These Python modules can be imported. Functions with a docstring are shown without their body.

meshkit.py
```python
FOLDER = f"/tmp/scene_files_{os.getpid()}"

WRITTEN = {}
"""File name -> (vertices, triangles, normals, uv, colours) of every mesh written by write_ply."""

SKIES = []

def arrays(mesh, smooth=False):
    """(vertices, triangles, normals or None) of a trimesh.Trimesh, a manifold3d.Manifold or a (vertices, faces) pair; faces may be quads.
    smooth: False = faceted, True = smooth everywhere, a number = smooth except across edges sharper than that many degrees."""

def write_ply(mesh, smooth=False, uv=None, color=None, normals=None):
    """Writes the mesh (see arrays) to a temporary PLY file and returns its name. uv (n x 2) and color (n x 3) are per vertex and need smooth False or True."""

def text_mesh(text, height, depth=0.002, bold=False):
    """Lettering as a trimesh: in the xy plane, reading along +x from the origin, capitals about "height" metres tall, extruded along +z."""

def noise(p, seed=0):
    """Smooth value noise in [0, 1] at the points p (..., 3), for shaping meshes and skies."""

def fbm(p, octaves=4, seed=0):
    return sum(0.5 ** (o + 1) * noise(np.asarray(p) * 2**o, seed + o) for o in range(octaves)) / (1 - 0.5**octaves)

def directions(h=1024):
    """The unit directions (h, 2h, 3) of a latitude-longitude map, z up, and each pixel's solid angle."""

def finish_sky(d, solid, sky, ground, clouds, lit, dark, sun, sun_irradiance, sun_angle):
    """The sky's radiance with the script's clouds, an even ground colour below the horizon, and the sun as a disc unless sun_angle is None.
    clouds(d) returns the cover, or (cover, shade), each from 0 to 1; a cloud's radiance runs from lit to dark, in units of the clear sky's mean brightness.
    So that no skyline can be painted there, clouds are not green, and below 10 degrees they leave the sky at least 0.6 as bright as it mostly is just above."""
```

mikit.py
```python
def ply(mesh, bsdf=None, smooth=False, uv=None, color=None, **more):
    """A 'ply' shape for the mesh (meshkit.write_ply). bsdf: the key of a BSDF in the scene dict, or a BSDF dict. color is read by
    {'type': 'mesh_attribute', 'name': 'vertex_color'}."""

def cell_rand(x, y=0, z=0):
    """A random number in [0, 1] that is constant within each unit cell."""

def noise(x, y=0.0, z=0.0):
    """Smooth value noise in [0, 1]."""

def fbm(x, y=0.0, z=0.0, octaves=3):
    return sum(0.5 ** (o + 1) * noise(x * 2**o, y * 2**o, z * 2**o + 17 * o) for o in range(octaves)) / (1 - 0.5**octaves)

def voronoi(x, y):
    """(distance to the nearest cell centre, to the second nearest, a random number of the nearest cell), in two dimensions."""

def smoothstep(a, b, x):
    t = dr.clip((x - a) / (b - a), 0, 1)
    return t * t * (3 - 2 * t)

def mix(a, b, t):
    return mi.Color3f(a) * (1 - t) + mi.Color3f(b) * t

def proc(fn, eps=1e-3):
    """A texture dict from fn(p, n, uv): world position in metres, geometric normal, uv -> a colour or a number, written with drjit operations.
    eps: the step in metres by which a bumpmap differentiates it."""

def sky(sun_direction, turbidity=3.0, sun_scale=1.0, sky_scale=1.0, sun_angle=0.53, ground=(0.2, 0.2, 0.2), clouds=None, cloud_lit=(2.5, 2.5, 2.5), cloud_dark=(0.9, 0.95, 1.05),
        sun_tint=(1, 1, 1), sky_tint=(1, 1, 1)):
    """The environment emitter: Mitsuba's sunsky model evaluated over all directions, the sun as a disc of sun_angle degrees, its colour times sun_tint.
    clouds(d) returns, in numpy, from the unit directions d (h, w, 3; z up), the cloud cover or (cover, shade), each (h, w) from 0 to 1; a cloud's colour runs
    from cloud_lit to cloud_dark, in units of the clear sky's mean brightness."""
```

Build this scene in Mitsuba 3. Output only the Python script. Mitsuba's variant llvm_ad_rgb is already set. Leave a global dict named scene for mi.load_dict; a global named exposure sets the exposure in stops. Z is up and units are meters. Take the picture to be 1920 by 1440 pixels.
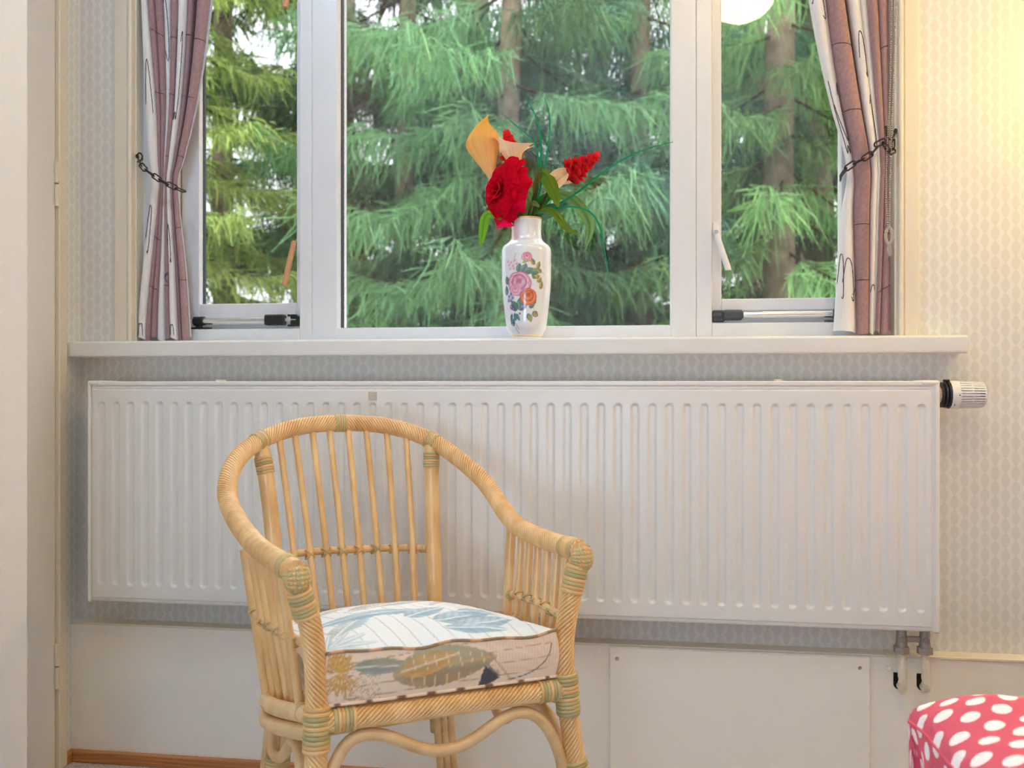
import math, random, numpy as np, trimesh, mitsuba as mi, drjit as dr, mikit, meshkit
import manifold3d as m3
from mikit import proc, noise, fbm, smoothstep, mix, cell_rand
T = mi.ScalarTransform4f
scene, labels = {}, {}
PI = math.pi

# ------------------------------------------------------------------ camera, sky, lamps' strength, exposure
F_PX, YAW = 1700.0, math.radians(8.2)
CAM = np.array([0.0, -1.97, 0.87])
FWD = np.array([-math.sin(YAW), math.cos(YAW), 0.0])
scene['camera'] = {'type': 'thinlens', 'fov': math.degrees(2 * math.atan(960 / F_PX)), 'fov_axis': 'x',
                   'aperture_radius': 0.0032, 'focus_distance': 1.72, 'near_clip': 0.02, 'far_clip': 500.0,
                   'to_world': T().look_at(origin=CAM.tolist(), target=(CAM + FWD).tolist(), up=[0, 0, 1])}


def overcast(d):
    n = meshkit.fbm(d * 2.5 + 4.0, 4, seed=3)
    return np.ones(d.shape[:2]), np.clip(1.05 - 1.25 * d[..., 2] + (n - 0.5) * 0.8, 0, 1)


SKY = 21.0
scene['sky'] = mikit.sky([-0.5, -0.3, 0.8], turbidity=4.0, sun_scale=0.0, sky_scale=SKY, clouds=overcast, ground=(0.12, 0.11, 0.08),
                         cloud_lit=(1.75, 1.8, 1.9), cloud_dark=(0.72, 0.75, 0.82))
LAMP_CEILING = (38.0, 27.5, 11.5)
LAMP_UNSEEN = (21.0, 32.0, 46.0)
FILL_UPLIGHT = (25.0, 37.0, 52.0)
FILL_GLOBE = (4.4, 6.5, 8.9)
LAMP_WALL = (62.0, 42.0, 10.5)
exposure = 0.07

# ------------------------------------------------------------------ helpers
def add(key, mesh, bsdf, smooth=False, label=None, category=None, group=None, kind=None, color=None, uv=None, **more):
    scene[key] = mikit.ply(mesh, bsdf, smooth=smooth, color=color, uv=uv, **more)
    tag(key, label, category, group, kind)
    return key


def tag(key, label=None, category=None, group=None, kind=None):
    e = {k: v for k, v in (('label', label), ('category', category), ('group', group), ('kind', kind)) if v}
    if e:
        labels[key] = {**labels.get(key, {}), **e}


def num(base, i):
    return base if i == 0 else f'{base}_{i:03d}'


def cat(ms):
    return trimesh.util.concatenate(ms)


def box(x0, x1, y0, y1, z0, z1, bev=0.0):
    x0, x1, y0, y1, z0, z1 = min(x0, x1), max(x0, x1), min(y0, y1), max(y0, y1), min(z0, z1), max(z0, z1)
    if bev <= 0:
        m = trimesh.creation.box((x1 - x0, y1 - y0, z1 - z0))
        m.apply_translation(((x0 + x1) / 2, (y0 + y1) / 2, (z0 + z1) / 2))
        return m
    p = []
    for b in ((bev, bev, 0), (bev, 0, bev), (0, bev, bev)):
        for sx in (0, 1):
            for sy in (0, 1):
                for sz in (0, 1):
                    p.append([(x0 + b[0], x1 - b[0])[sx], (y0 + b[1], y1 - b[1])[sy], (z0 + b[2], z1 - b[2])[sz]])
    return trimesh.convex.convex_hull(np.array(p))


def grid_faces(n, m, closed=False):
    mm = m if closed else m - 1
    i, j = np.meshgrid(np.arange(n - 1), np.arange(mm), indexing='ij')
    a = i * m + j
    b = i * m + (j + 1) % m
    q = np.stack([a, b, b + m, a + m], -1).reshape(-1, 4)
    return np.vstack([q[:, [0, 1, 2]], q[:, [0, 2, 3]]])


def tri(v, f):
    return trimesh.Trimesh(np.asarray(v, float), np.asarray(f), process=False)


def surface(P):
    n, m = P.shape[:2]
    return tri(P.reshape(-1, 3), grid_faces(n, m))


def spline(pts, n):
    from scipy.interpolate import CubicSpline
    pts = np.asarray(pts, float)
    if len(pts) == 2:
        return pts[0] + np.linspace(0, 1, n)[:, None] * (pts[1] - pts[0])
    s = np.r_[0, np.cumsum(np.linalg.norm(np.diff(pts, axis=0), axis=1))]
    cs = CubicSpline(s, pts, bc_type='natural')
    fine = cs(np.linspace(0, s[-1], 400))
    L = np.r_[0, np.cumsum(np.linalg.norm(np.diff(fine, axis=0), axis=1))]
    t = np.interp(np.linspace(0, L[-1], n), L, np.linspace(0, s[-1], 400))
    return cs(t)


def frames(P):
    t = np.gradient(P, axis=0)
    t /= np.linalg.norm(t, axis=1, keepdims=True) + 1e-12
    a = np.cross(t[0], [0, 0, 1.0] if abs(t[0][2]) < 0.9 else [1.0, 0, 0])
    a /= np.linalg.norm(a)
    A = [a]
    for k in range(1, len(P)):
        a = A[-1] - t[k] * (A[-1] @ t[k])
        A.append(a / np.linalg.norm(a))
    A = np.array(A)
    return t, A, np.cross(t, A)


def tube(pts, r, sides=14, n=None, caps=True, twist=None, lobes=None):
    """A round bar along the points; lobes(phi) multiplies the radius, twist turns the section along the way."""
    pts = np.asarray(pts, float)
    P = pts if n is None else spline(pts, n)
    n = len(P)
    t, A, B = frames(P)
    rr = np.broadcast_to(r, (n,)).astype(float)
    ang = np.arange(sides) * 2 * PI / sides
    lob = np.ones(sides) if lobes is None else lobes(ang)
    tw = np.zeros(n) if twist is None else twist
    th = ang[None, :] + tw[:, None]
    R = rr[:, None] * lob[None, :]
    v = P[:, None] + R[..., None] * (np.cos(th)[..., None] * A[:, None] + np.sin(th)[..., None] * B[:, None])
    f = grid_faces(n, sides, True)
    v = v.reshape(-1, 3)
    if caps:
        c0, c1 = len(v), len(v) + 1
        v = np.vstack([v, P[0], P[-1]])
        j = np.arange(sides)
        f = np.vstack([f, np.stack([np.full(sides, c0), (j + 1) % sides, j], 1),
                       np.stack([np.full(sides, c1), (n - 1) * sides + j, (n - 1) * sides + (j + 1) % sides], 1)])
    m = tri(v, f)
    if m.volume < 0:
        m.invert()
    return m


def lathe(prof, sides=48, axis=(0, 0, 1), origin=(0, 0, 0)):
    """prof: (radius, height) from bottom to top."""
    prof = np.asarray(prof, float)
    ang = np.arange(sides) * 2 * PI / sides
    v = np.stack([prof[:, 0][:, None] * np.cos(ang), prof[:, 0][:, None] * np.sin(ang), np.broadcast_to(prof[:, 1][:, None], (len(prof), sides))], -1).reshape(-1, 3)
    m = tri(v, grid_faces(len(prof), sides, True))
    m.apply_transform(trimesh.geometry.align_vectors([0, 0, 1], axis))
    m.apply_translation(origin)
    return m


def ellipsoid(c, r, sub=2):
    m = trimesh.creation.icosphere(subdivisions=sub)
    m.apply_scale(r)
    m.apply_translation(c)
    return m


def rnd(*c):
    return {'type': 'rgb', 'value': [float(x) for x in c]}


def srgb(r, g, b):
    c = np.array([r, g, b]) / 255.0
    return tuple(float(x) for x in np.where(c <= 0.04045, c / 12.92, ((c + 0.055) / 1.055) ** 2.4))


def plastic(c, rough=0.35, spec=0.4):
    return {'type': 'twosided', 'b': {'type': 'principled', 'base_color': c if isinstance(c, dict) else rnd(*c), 'roughness': rough, 'specular': spec}}


# ------------------------------------------------------------------ materials
def wallpaper(h, z):
    """Columns of pointed ovals that touch tip to tip, every other column half a step lower; returns (inside, distance from axis, along)."""
    cx, cz = 0.0196, 0.0306
    u = h / cx
    col = dr.floor(u)
    fx = (u - col - 0.5) * cx
    par = dr.select(dr.abs(col / 2 - dr.floor(col / 2)) > 0.25, 0.5, 0.0)
    w = z / cz + par
    fz = (w - dr.floor(w) - 0.5)
    half = 0.0083 * dr.power(dr.maximum(dr.cos(PI * fz), 0.0), 0.8)
    return fx, fz, half


def paper_color(h, z):
    fx, fz, half = wallpaper(h, z)
    inside = smoothstep(-0.0006, 0.0006, half - dr.abs(fx))
    line = mi.Float(0)
    for k in (-0.78, -0.4, 0.0, 0.4, 0.78):
        line = dr.maximum(line, 1 - smoothstep(0.0001, 0.0004, dr.abs(fx - k * half)))
    c = mix(PAPER_BG, PAPER_LEAF, inside)
    return mix(c, PAPER_LINE, 0.45 * line * inside)


def paper_bump(h, z):
    fx, fz, half = wallpaper(h, z)
    inside = smoothstep(-0.0008, 0.0008, half - dr.abs(fx))
    line = mi.Float(0)
    for k in (-0.95, -0.5, 0.0, 0.5, 0.95):
        line = dr.maximum(line, 1 - smoothstep(0.0003, 0.0012, dr.abs(fx - k * half)))
    return 0.3 * inside - 0.5 * line * inside


PAPER_BG, PAPER_LEAF, PAPER_LINE = (0.72, 0.715, 0.685), (0.66, 0.65, 0.62), (0.56, 0.55, 0.52)


def paper_mat(fn):
    return {'type': 'twosided', 'b': {'type': 'bumpmap', 'arbitrary': proc(lambda p, n, uv: paper_bump(fn(p), p.z), 3e-4), 'scale': 0.0002,
                                      'b': {'type': 'principled', 'base_color': proc(lambda p, n, uv: paper_color(fn(p), p.z)), 'roughness': 0.6, 'specular': 0.3}}}


def wood(fn, a, b):
    def f(p, n, uv):
        u, v = fn(p)
        g = fbm(u * 6.0, v * 160.0, 0.0, 3)
        r = 0.5 + 0.5 * dr.sin(v * 700 + 9 * noise(u * 5.0, v * 30.0, 2.0))
        return mix(a, b, dr.clip(0.65 * g + 0.35 * r, 0, 1))
    return f


M = {}


def mat(name, d):
    scene['mat_' + name] = d
    M[name] = 'mat_' + name


mat('paper_back', paper_mat(lambda p: p.x + 0.004))
mat('paper_left', paper_mat(lambda p: p.y + 0.0045))
mat('paint_white', plastic((0.76, 0.76, 0.76), 0.35))
mat('paint_frame', plastic((0.72, 0.73, 0.75), 0.3))
mat('paint_cream', plastic((0.72, 0.66, 0.55), 0.4))
mat('paint_panel', plastic((0.86, 0.83, 0.765), 0.45))
mat('paint_door', plastic((0.74, 0.73, 0.71), 0.4))
mat('paint_room', plastic((0.80, 0.80, 0.78), 0.8))
mat('sill_white', plastic((0.74, 0.73, 0.71), 0.3))
mat('enamel', {'type': 'twosided', 'b': {'type': 'principled', 'base_color': rnd(0.76, 0.755, 0.735), 'roughness': 0.28, 'specular': 0.5}})
mat('skirting_wood', plastic(proc(wood(lambda p: (p.x + p.y, p.z), srgb(150, 88, 45), srgb(196, 134, 82))), 0.45))
mat('carpet', {'type': 'twosided', 'b': {'type': 'diffuse', 'reflectance': proc(lambda p, n, uv: mix(srgb(150, 143, 138), srgb(205, 198, 192), noise(p.x * 420, p.y * 420, p.z * 200)))}})
mat('pane', {'type': 'thindielectric', 'int_ior': 1.52})
mat('black', plastic((0.012, 0.013, 0.016), 0.35))
mat('dark_grey', plastic((0.05, 0.055, 0.065), 0.4))
mat('chrome', {'type': 'twosided', 'b': {'type': 'principled', 'base_color': rnd(0.78, 0.8, 0.83), 'metallic': 1.0, 'roughness': 0.22}})
mat('gold', {'type': 'twosided', 'b': {'type': 'principled', 'base_color': rnd(0.85, 0.6, 0.25), 'metallic': 1.0, 'roughness': 0.2}})
mat('bronze', {'type': 'twosided', 'b': {'type': 'principled', 'base_color': rnd(0.035, 0.028, 0.026), 'metallic': 0.5, 'roughness': 0.35}})
mat('steel', {'type': 'twosided', 'b': {'type': 'principled', 'base_color': rnd(0.5, 0.48, 0.46), 'metallic': 1.0, 'roughness': 0.35}})
mat('valve_metal', {'type': 'twosided', 'b': {'type': 'principled', 'base_color': rnd(0.36, 0.33, 0.32), 'metallic': 0.6, 'roughness': 0.5}})
mat('sealant', plastic((0.42, 0.38, 0.33), 0.7))
mat('sticker', plastic(srgb(190, 182, 168), 0.5))
mat('tan_reflection', plastic(srgb(190, 140, 100), 0.5))
mat('hole', plastic((0.006, 0.005, 0.004), 0.9))


def cane_col(p, n, uv):
    g = fbm(p.x * 60, p.y * 60, p.z * 14, 3)
    return mix(srgb(207, 158, 97), srgb(235, 197, 142), dr.clip(1.6 * g - 0.3, 0, 1))


mat('cane', {'type': 'twosided', 'b': {'type': 'principled', 'base_color': proc(cane_col), 'roughness': 0.3, 'specular': 0.55, 'clearcoat': 1.0, 'clearcoat_gloss': 0.9}})
mat('cane_pale', {'type': 'twosided', 'b': {'type': 'principled', 'base_color': proc(lambda p, n, uv: mix(srgb(200, 160, 112), srgb(230, 198, 152), fbm(p.x * 40, p.y * 40, p.z * 40))), 'roughness': 0.38, 'specular': 0.5}})
VC = {'type': 'mesh_attribute', 'name': 'vertex_color'}
mat('binding', {'type': 'twosided', 'b': {'type': 'principled', 'base_color': VC, 'roughness': 0.35, 'specular': 0.5, 'clearcoat': 0.4, 'clearcoat_gloss': 0.85}})
mat('porcelain', {'type': 'twosided', 'b': {'type': 'principled', 'base_color': VC, 'roughness': 0.12, 'specular': 0.6, 'clearcoat': 1.0, 'clearcoat_gloss': 0.97}})
mat('fabric_print', {'type': 'twosided', 'b': {'type': 'principled', 'base_color': VC, 'roughness': 0.8, 'sheen': 0.2}})
mat('petal', {'type': 'principledthin', 'base_color': VC, 'roughness': 0.55, 'diff_trans': 0.5, 'sheen': 0.3})
mat('leaf', {'type': 'principledthin', 'base_color': VC, 'roughness': 0.4, 'diff_trans': 0.7})
mat('needles', {'type': 'principledthin', 'base_color': VC, 'roughness': 0.75, 'diff_trans': 0.6, 'eta': 1.25})
mat('bark', {'type': 'twosided', 'b': {'type': 'diffuse', 'reflectance': proc(lambda p, n, uv: mix(srgb(96, 82, 66), srgb(168, 152, 128), fbm(p.x * 14, p.y * 14, p.z * 9, 4)))}})
mat('forest_floor', {'type': 'twosided', 'b': {'type': 'diffuse', 'reflectance': proc(lambda p, n, uv: mix(srgb(80, 66, 42), srgb(104, 112, 64), fbm(p.x * 2, p.y * 2, 0.0, 4)))}})

# ------------------------------------------------------------------ the room shell
XL, XR, YR, ZC = -1.3113, 1.95, -3.6, 2.42          # left wall, right wall, rear wall, ceiling
OX0, OX1, OZ0, OZ1 = -1.1725, 0.5185, 0.9320, 2.22   # window opening
WT = 0.26
add('wall_back', cat([box(XL - 0.2, OX0, 0, WT, 0, ZC), box(OX1, XR + 0.2, 0, WT, 0, ZC), box(OX0, OX1, 0, WT, 0, OZ0), box(OX0, OX1, 0, WT, OZ1, ZC)]),
    M['paper_back'], kind='structure', label='window wall papered with columns of pointed ovals')
add('wall_left', box(XL - 0.12, XL, YR, 0, 0, ZC), M['paper_left'], kind='structure', label='side wall papered with pointed ovals, left of the window')
add('wall_right', box(XR, XR + 0.12, YR, 0, 0, ZC), M['paint_room'], kind='structure', label='right side wall of the bedroom')
add('wall_rear', box(XL - 0.12, XR + 0.12, YR - 0.12, YR, 0, ZC), M['paint_room'], kind='structure', label='wall behind the camera')
add('ceiling', box(XL - 0.12, XR + 0.12, YR - 0.12, 0.0, ZC, ZC + 0.1), M['paint_room'], kind='structure', label='plain ceiling')
add('floor', box(XL - 0.12, XR + 0.12, YR - 0.12, 0.0, -0.1, 0.0), M['carpet'], kind='structure', label='grey carpeted floor')

# near wall return at the left edge of the view
add('wall_near_left', box(XL - 0.01, -0.972, -1.10, -0.645, 0, ZC, 0.004), M['paint_door'], kind='structure', label='plain pale wall corner at the left edge')

# door in the left wall with its narrow casing
add('door_1__leaf', box(XL - 0.012, XL + 0.004, -0.645, -0.1000, 0.008, 2.03, 0.0015), M['paint_door'])
tag('door_1', 'white door leaf in the side wall, left of the papered strip', kind='structure')
add('trim_3', box(XL, XL + 0.012, -0.0945, -0.0665, 0, 2.06, 0.002), M['paint_cream'], kind='structure', label='narrow cream door casing beside the papered strip')
add('trim_3__rebate', box(XL - 0.001, XL + 0.001, -0.1005, -0.094, 0, 2.05), M['paint_cream'])
for i, z in enumerate((0.235, 1.32)):
    kn = cat([tube([[XL + 0.008, -0.0985, z - 0.05], [XL + 0.008, -0.0985, z - 0.002]], 0.005, 10), tube([[XL + 0.008, -0.0985, z + 0.002], [XL + 0.008, -0.0985, z + 0.05]], 0.005, 10)])
    add(f"door_1__{num('hinge', i)}", kn, M['paint_cream'], smooth=40)

# window casing and sill
for i, (x0, x1, s) in enumerate(((OX0 - 0.0455, OX0, 1), (OX1 + 0.001, OX1 + 0.041, -1))):
    inner = x1 if s > 0 else x0
    bead = tube([[inner - s * 0.0055, -0.013, OZ0 + 0.037], [inner - s * 0.0055, -0.013, OZ1]], 0.0052, 12)
    add(f'trim_{i + 1}', cat([box(x0 + (0 if s > 0 else 0.012), x1 - (0.012 if s > 0 else 0), -0.013, 0.0, OZ0 + 0.036, OZ1 + 0.05, 0.002),
                              box(min(inner, inner - s * 0.012), max(inner, inner - s * 0.012), -0.011, 0.0, OZ0 + 0.036, OZ1 + 0.05)]),
        M['paint_cream'], kind='structure', label=('cream window casing', 'cream window casing')[i] + (' left of the left curtain', ' right of the right curtain')[i])
    add(f'trim_{i + 1}__bead', bead, M['paint_cream'], smooth=40)
add('reveal_lining', cat([box(OX0, OX0 + 0.003, 0.0, 0.03, OZ0 + 0.036, OZ1), box(OX1 - 0.003, OX1, 0.0, 0.03, OZ0 + 0.036, OZ1)]), M['paint_cream'], kind='structure', label='painted lining of the window reveal')

# sill: a rounded board, cut around the reveal
def sill_mesh():
    s = [(-0.0600, 0.9375), (-0.0585, 0.9335), (-0.0545, 0.9320), (0.03, 0.9320), (0.03, 0.9680), (-0.0520, 0.9680), (-0.0570, 0.9663), (-0.0594, 0.9628)]
    body = m3.CrossSection([s]).extrude(1.9504).rotate([90, 0, 90]).translate([XL, 0, 0])
    cutl = m3.Manifold.cube([0.15, 0.1, 0.1]).translate([OX0 - 0.15, 0.0, 0.9])
    cutr = m3.Manifold.cube([0.3, 0.1, 0.1]).translate([OX1, 0.0, 0.9])
    return body - cutl - cutr
add('window_sill', sill_mesh(), M['sill_white'], smooth=25, label='long white window sill board above the radiator', category='window sill')

# ------------------------------------------------------------------ window: fixed centre light, two side casements
FY = 0.030
def flat_frame():
    z0, z1 = 0.962, 2.22
    parts = [box(OX0, -1.088, FY, 0.10, z0, z1, 0.002), box(0.470, OX1, FY, 0.10, z0, z1, 0.002)]
    return parts
add('window_1__jamb', flat_frame()[0], M['paint_frame'])
add('window_1__jamb_001', flat_frame()[1], M['paint_frame'])
add('window_1__bottom_rail', cat([box(-1.088, -0.7835, FY, 0.045, 0.966, 0.9985, 0.0015), box(-0.6935, 0.0607, FY, 0.10, 0.966, 0.9985, 0.0015), box(0.1485, 0.470, FY, 0.045, 0.966, 1.0018, 0.0015),
                                   box(-1.088, -0.7835, 0.088, 0.10, 0.966, 1.03), box(0.1485, 0.470, 0.088, 0.10, 0.966, 1.03)]), M['paint_frame'])
add('window_1__mullion', cat([box(-0.753, -0.6935, FY, 0.10, 0.966, 2.22, 0.0015)]), M['paint_frame'])
add('window_1__cover_strip', box(-0.7835, -0.7535, FY + 0.001, 0.049, 0.966, 2.22, 0.0015), M['paint_frame'])
add('window_1__mullion_001', cat([box(0.0607, 0.1145, FY, 0.10, 0.966, 2.22, 0.0015)]), M['paint_frame'])
add('window_1__cover_strip_001', box(0.1150, 0.1485, FY + 0.001, 0.049, 0.966, 2.22, 0.0015), M['paint_frame'])
add('window_1__top_rail', box(-1.088, 0.470, FY, 0.10, 2.16, 2.22, 0.002), M['paint_frame'])
def pane(x0, x1, y, z0, z1):
    return tri([[x0, y, z0], [x1, y, z0], [x1, y, z1], [x0, y, z1]], [[0, 1, 2], [0, 2, 3]])
add('window_1__pane', pane(-0.6955, 0.0625, 0.072, 0.993, 2.17), M['pane'])
def bar_frame(x0, x1, z0, z1, y0, y1, w, wb):
    return cat([box(x0, x0 + w[0], y0, y1, z0, z1, 0.002), box(x1 - w[1], x1, y0, y1, z0, z1, 0.002), box(x0 + w[0], x1 - w[1], y0, y1, z0, z0 + wb, 0.002), box(x0 + w[0], x1 - w[1], y0, y1, z1 - 0.05, z1, 0.002)])
add('window_1__sash', bar_frame(-1.0855, -0.757, 1.0225, 2.15, 0.052, 0.086, (0.046, 0.042), 0.037), M['paint_frame'])
add('window_1__sash__pane', pane(-1.041, -0.797, 0.076, 1.056, 2.12), M['pane'])
add('window_1__sash__gasket', cat([box(-1.0395, -1.0365, 0.068, 0.078, 1.0595, 2.10)]), M['dark_grey'])
add('window_1__sash_001', bar_frame(0.118, 0.466, 1.0285, 2.15, 0.052, 0.086, (0.052, 0.046), 0.027), M['paint_frame'])
add('window_1__sash_001__pane', pane(0.168, 0.422, 0.076, 1.054, 2.12), M['pane'])
add('window_1__glazing_bead', cat([box(-0.6935, -0.6905, 0.058, 0.072, 0.9985, 2.16), box(-0.6935, 0.0607, 0.064, 0.072, 0.9985, 1.0005)]), M['dark_grey'])
tag('window_1', 'white wooden window with a fixed centre light and two side casements', kind='structure')
# handles
def lever(x0, z0, dx, dz):
    a, b = np.array([x0, 0.030, z0]), np.array([x0 + dx, 0.016, z0 + dz])
    m = m3.Manifold.batch_hull([m3.Manifold.sphere(0.0062, 16).translate(a.tolist()), m3.Manifold.sphere(0.0062, 16).translate((a * 0.5 + b * 0.5 + [0, -0.002, 0]).tolist()), m3.Manifold.cylinder(0.003, 0.0068, 0.0062, 16).rotate([0, 0, 0]).translate(b.tolist())])
    return m
add('window_1__sash_001__handle', lever(0.1565, 1.197, 0.0250, -0.083), M['paint_white'], smooth=40)
add('window_1__sash_001__handle_plate', cat([box(0.1500, 0.1665, 0.040, 0.052, 1.196, 1.221, 0.002), box(0.1520, 0.1640, 0.030, 0.041, 1.190, 1.204, 0.003)]), M['paint_white'])
add('window_1__sash_001__spindle', tube([[0.1565, 0.028, 1.197], [0.1565, 0.022, 1.197]], 0.0048, 14), M['steel'], smooth=40)
add('window_1__sash__handle', lever(-0.797, 1.195, -0.017, -0.098), M['tan_reflection'], smooth=40)  # solid tan levers for the hidden handle's warm reflection in the glass
add('window_1__sash__handle_001', lever(-0.798, 1.805, -0.016, -0.070), M['tan_reflection'], smooth=40)
# telescopic stays of the casements
def tubx(x0, x1, y, z, r, s=16):
    return tube([[x0, y, z], [x1, y, z]], r, s)
SY = 0.040
add('window_1__stay__tube', tubx(-1.030, -0.868, SY, 1.0178, 0.0078), M['chrome'], smooth=40)
add('window_1__stay__rod', tubx(-0.83, -0.795, SY, 1.0192, 0.0042), M['chrome'], smooth=40)
add('window_1__stay__sleeve', box(-0.870, -0.8215, SY - 0.011, SY + 0.009, 1.0065, 1.0310, 0.003), M['black'])
add('window_1__stay__pivot', cat([tubx(-1.0465, -1.022, SY, 1.0180, 0.0105, 18), box(-1.041, -1.029, SY - 0.006, SY + 0.006, 0.998, 1.012), box(-1.052, -1.006, SY - 0.008, SY + 0.008, 0.9985, 1.0035, 0.0012)]), M['black'], smooth=40)
add('window_1__stay__end_bracket', cat([box(-0.8115, -0.790, SY - 0.012, SY - 0.006, 1.003, 1.0075), box(-0.8115, -0.790, SY - 0.012, SY - 0.006, 1.026, 1.0305), box(-0.8085, -0.790, SY - 0.004, SY + 0.012, 1.004, 1.029, 0.002)]), M['black'])
add('window_1__stay_001__tube', cat([tubx(0.212, 0.418, SY, 1.0190, 0.0062), tubx(0.255, 0.418, SY, 1.0190, 0.0074)]), M['chrome'], smooth=40)
add('window_1__stay_001__sleeve', box(0.170, 0.2150, SY - 0.011, SY + 0.009, 1.0075, 1.0300, 0.005), M['dark_grey'])
add('window_1__stay_001__end_bracket', cat([box(0.1485, 0.176, SY - 0.004, SY + 0.010, 1.004, 1.030, 0.003), tubx(0.150, 0.168, SY - 0.004, 1.0185, 0.0052)]), M['dark_grey'])
add('window_1__stay_001__pivot', cat([box(0.400, 0.425, SY - 0.012, SY + 0.01, 1.0085, 1.0300, 0.004), box(0.385, 0.425, SY - 0.010, SY + 0.010, 1.0010, 1.0065, 0.0015)]), M['dark_grey'])

# ------------------------------------------------------------------ boxed-in pipes below the radiator, skirting
BY = -0.036
add('pipe_boxing', cat([box(XL, XR, BY, 0.0, 0.0, 0.314)]), M['paint_panel'], kind='structure', label='painted boxing along the foot of the window wall')
add('pipe_boxing__ledge', cat([box(XL, 0.492, BY - 0.0015, 0.0, 0.314, 0.3195, 0.001), box(0.492, XR, BY - 0.004, 0.0, 0.314, 0.3215, 0.002)]), M['paint_cream'])
add('pipe_boxing__access_panel', box(-0.070, 0.4573, BY - 0.0125, BY, 0.052, 0.3165, 0.003), M['paint_panel'])
for i, (x, z) in enumerate(((-0.0535, 0.2915), (0.4367, 0.2935))):
    s = lathe([(0, 0.0012), (0.0018, 0.0010), (0.0019, 0.0004), (0.0036, 0.0010), (0.0040, 0.0)], 16, (0, -1, 0), (x, BY - 0.0125, z))
    add(f"pipe_boxing__access_panel__{num('screw', i)}", s, M['steel'], smooth=30)
for i, (x, z) in enumerate(((-1.2275, 0.2945), (-0.9467, 0.2935), (-0.0974, 0.2960), (0.4959, 0.2915))):
    s = lathe([(0.0058, 0.0), (0.0056, 0.0012), (0.0045, 0.0020), (0.0, 0.0022)], 20, (0, -1, 0), (x, BY, z))
    add(f"pipe_boxing__{num('screw_cap', i)}", s, M['paint_panel'], smooth=30)
for i, x in enumerate((0.5042, 0.5490)):
    slot = cat([box(x, x + 0.009, BY - 0.0008, BY + 0.001, 0.262, 0.284), lathe([(0.0, 0.0007), (0.0115, 0.0006), (0.0115, 0)], 24, (0, -1, 0), (x + 0.0115, BY, 0.2615))])
    add(f"pipe_boxing__{num('pipe_slot', i)}", slot, M['hole'])
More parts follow.
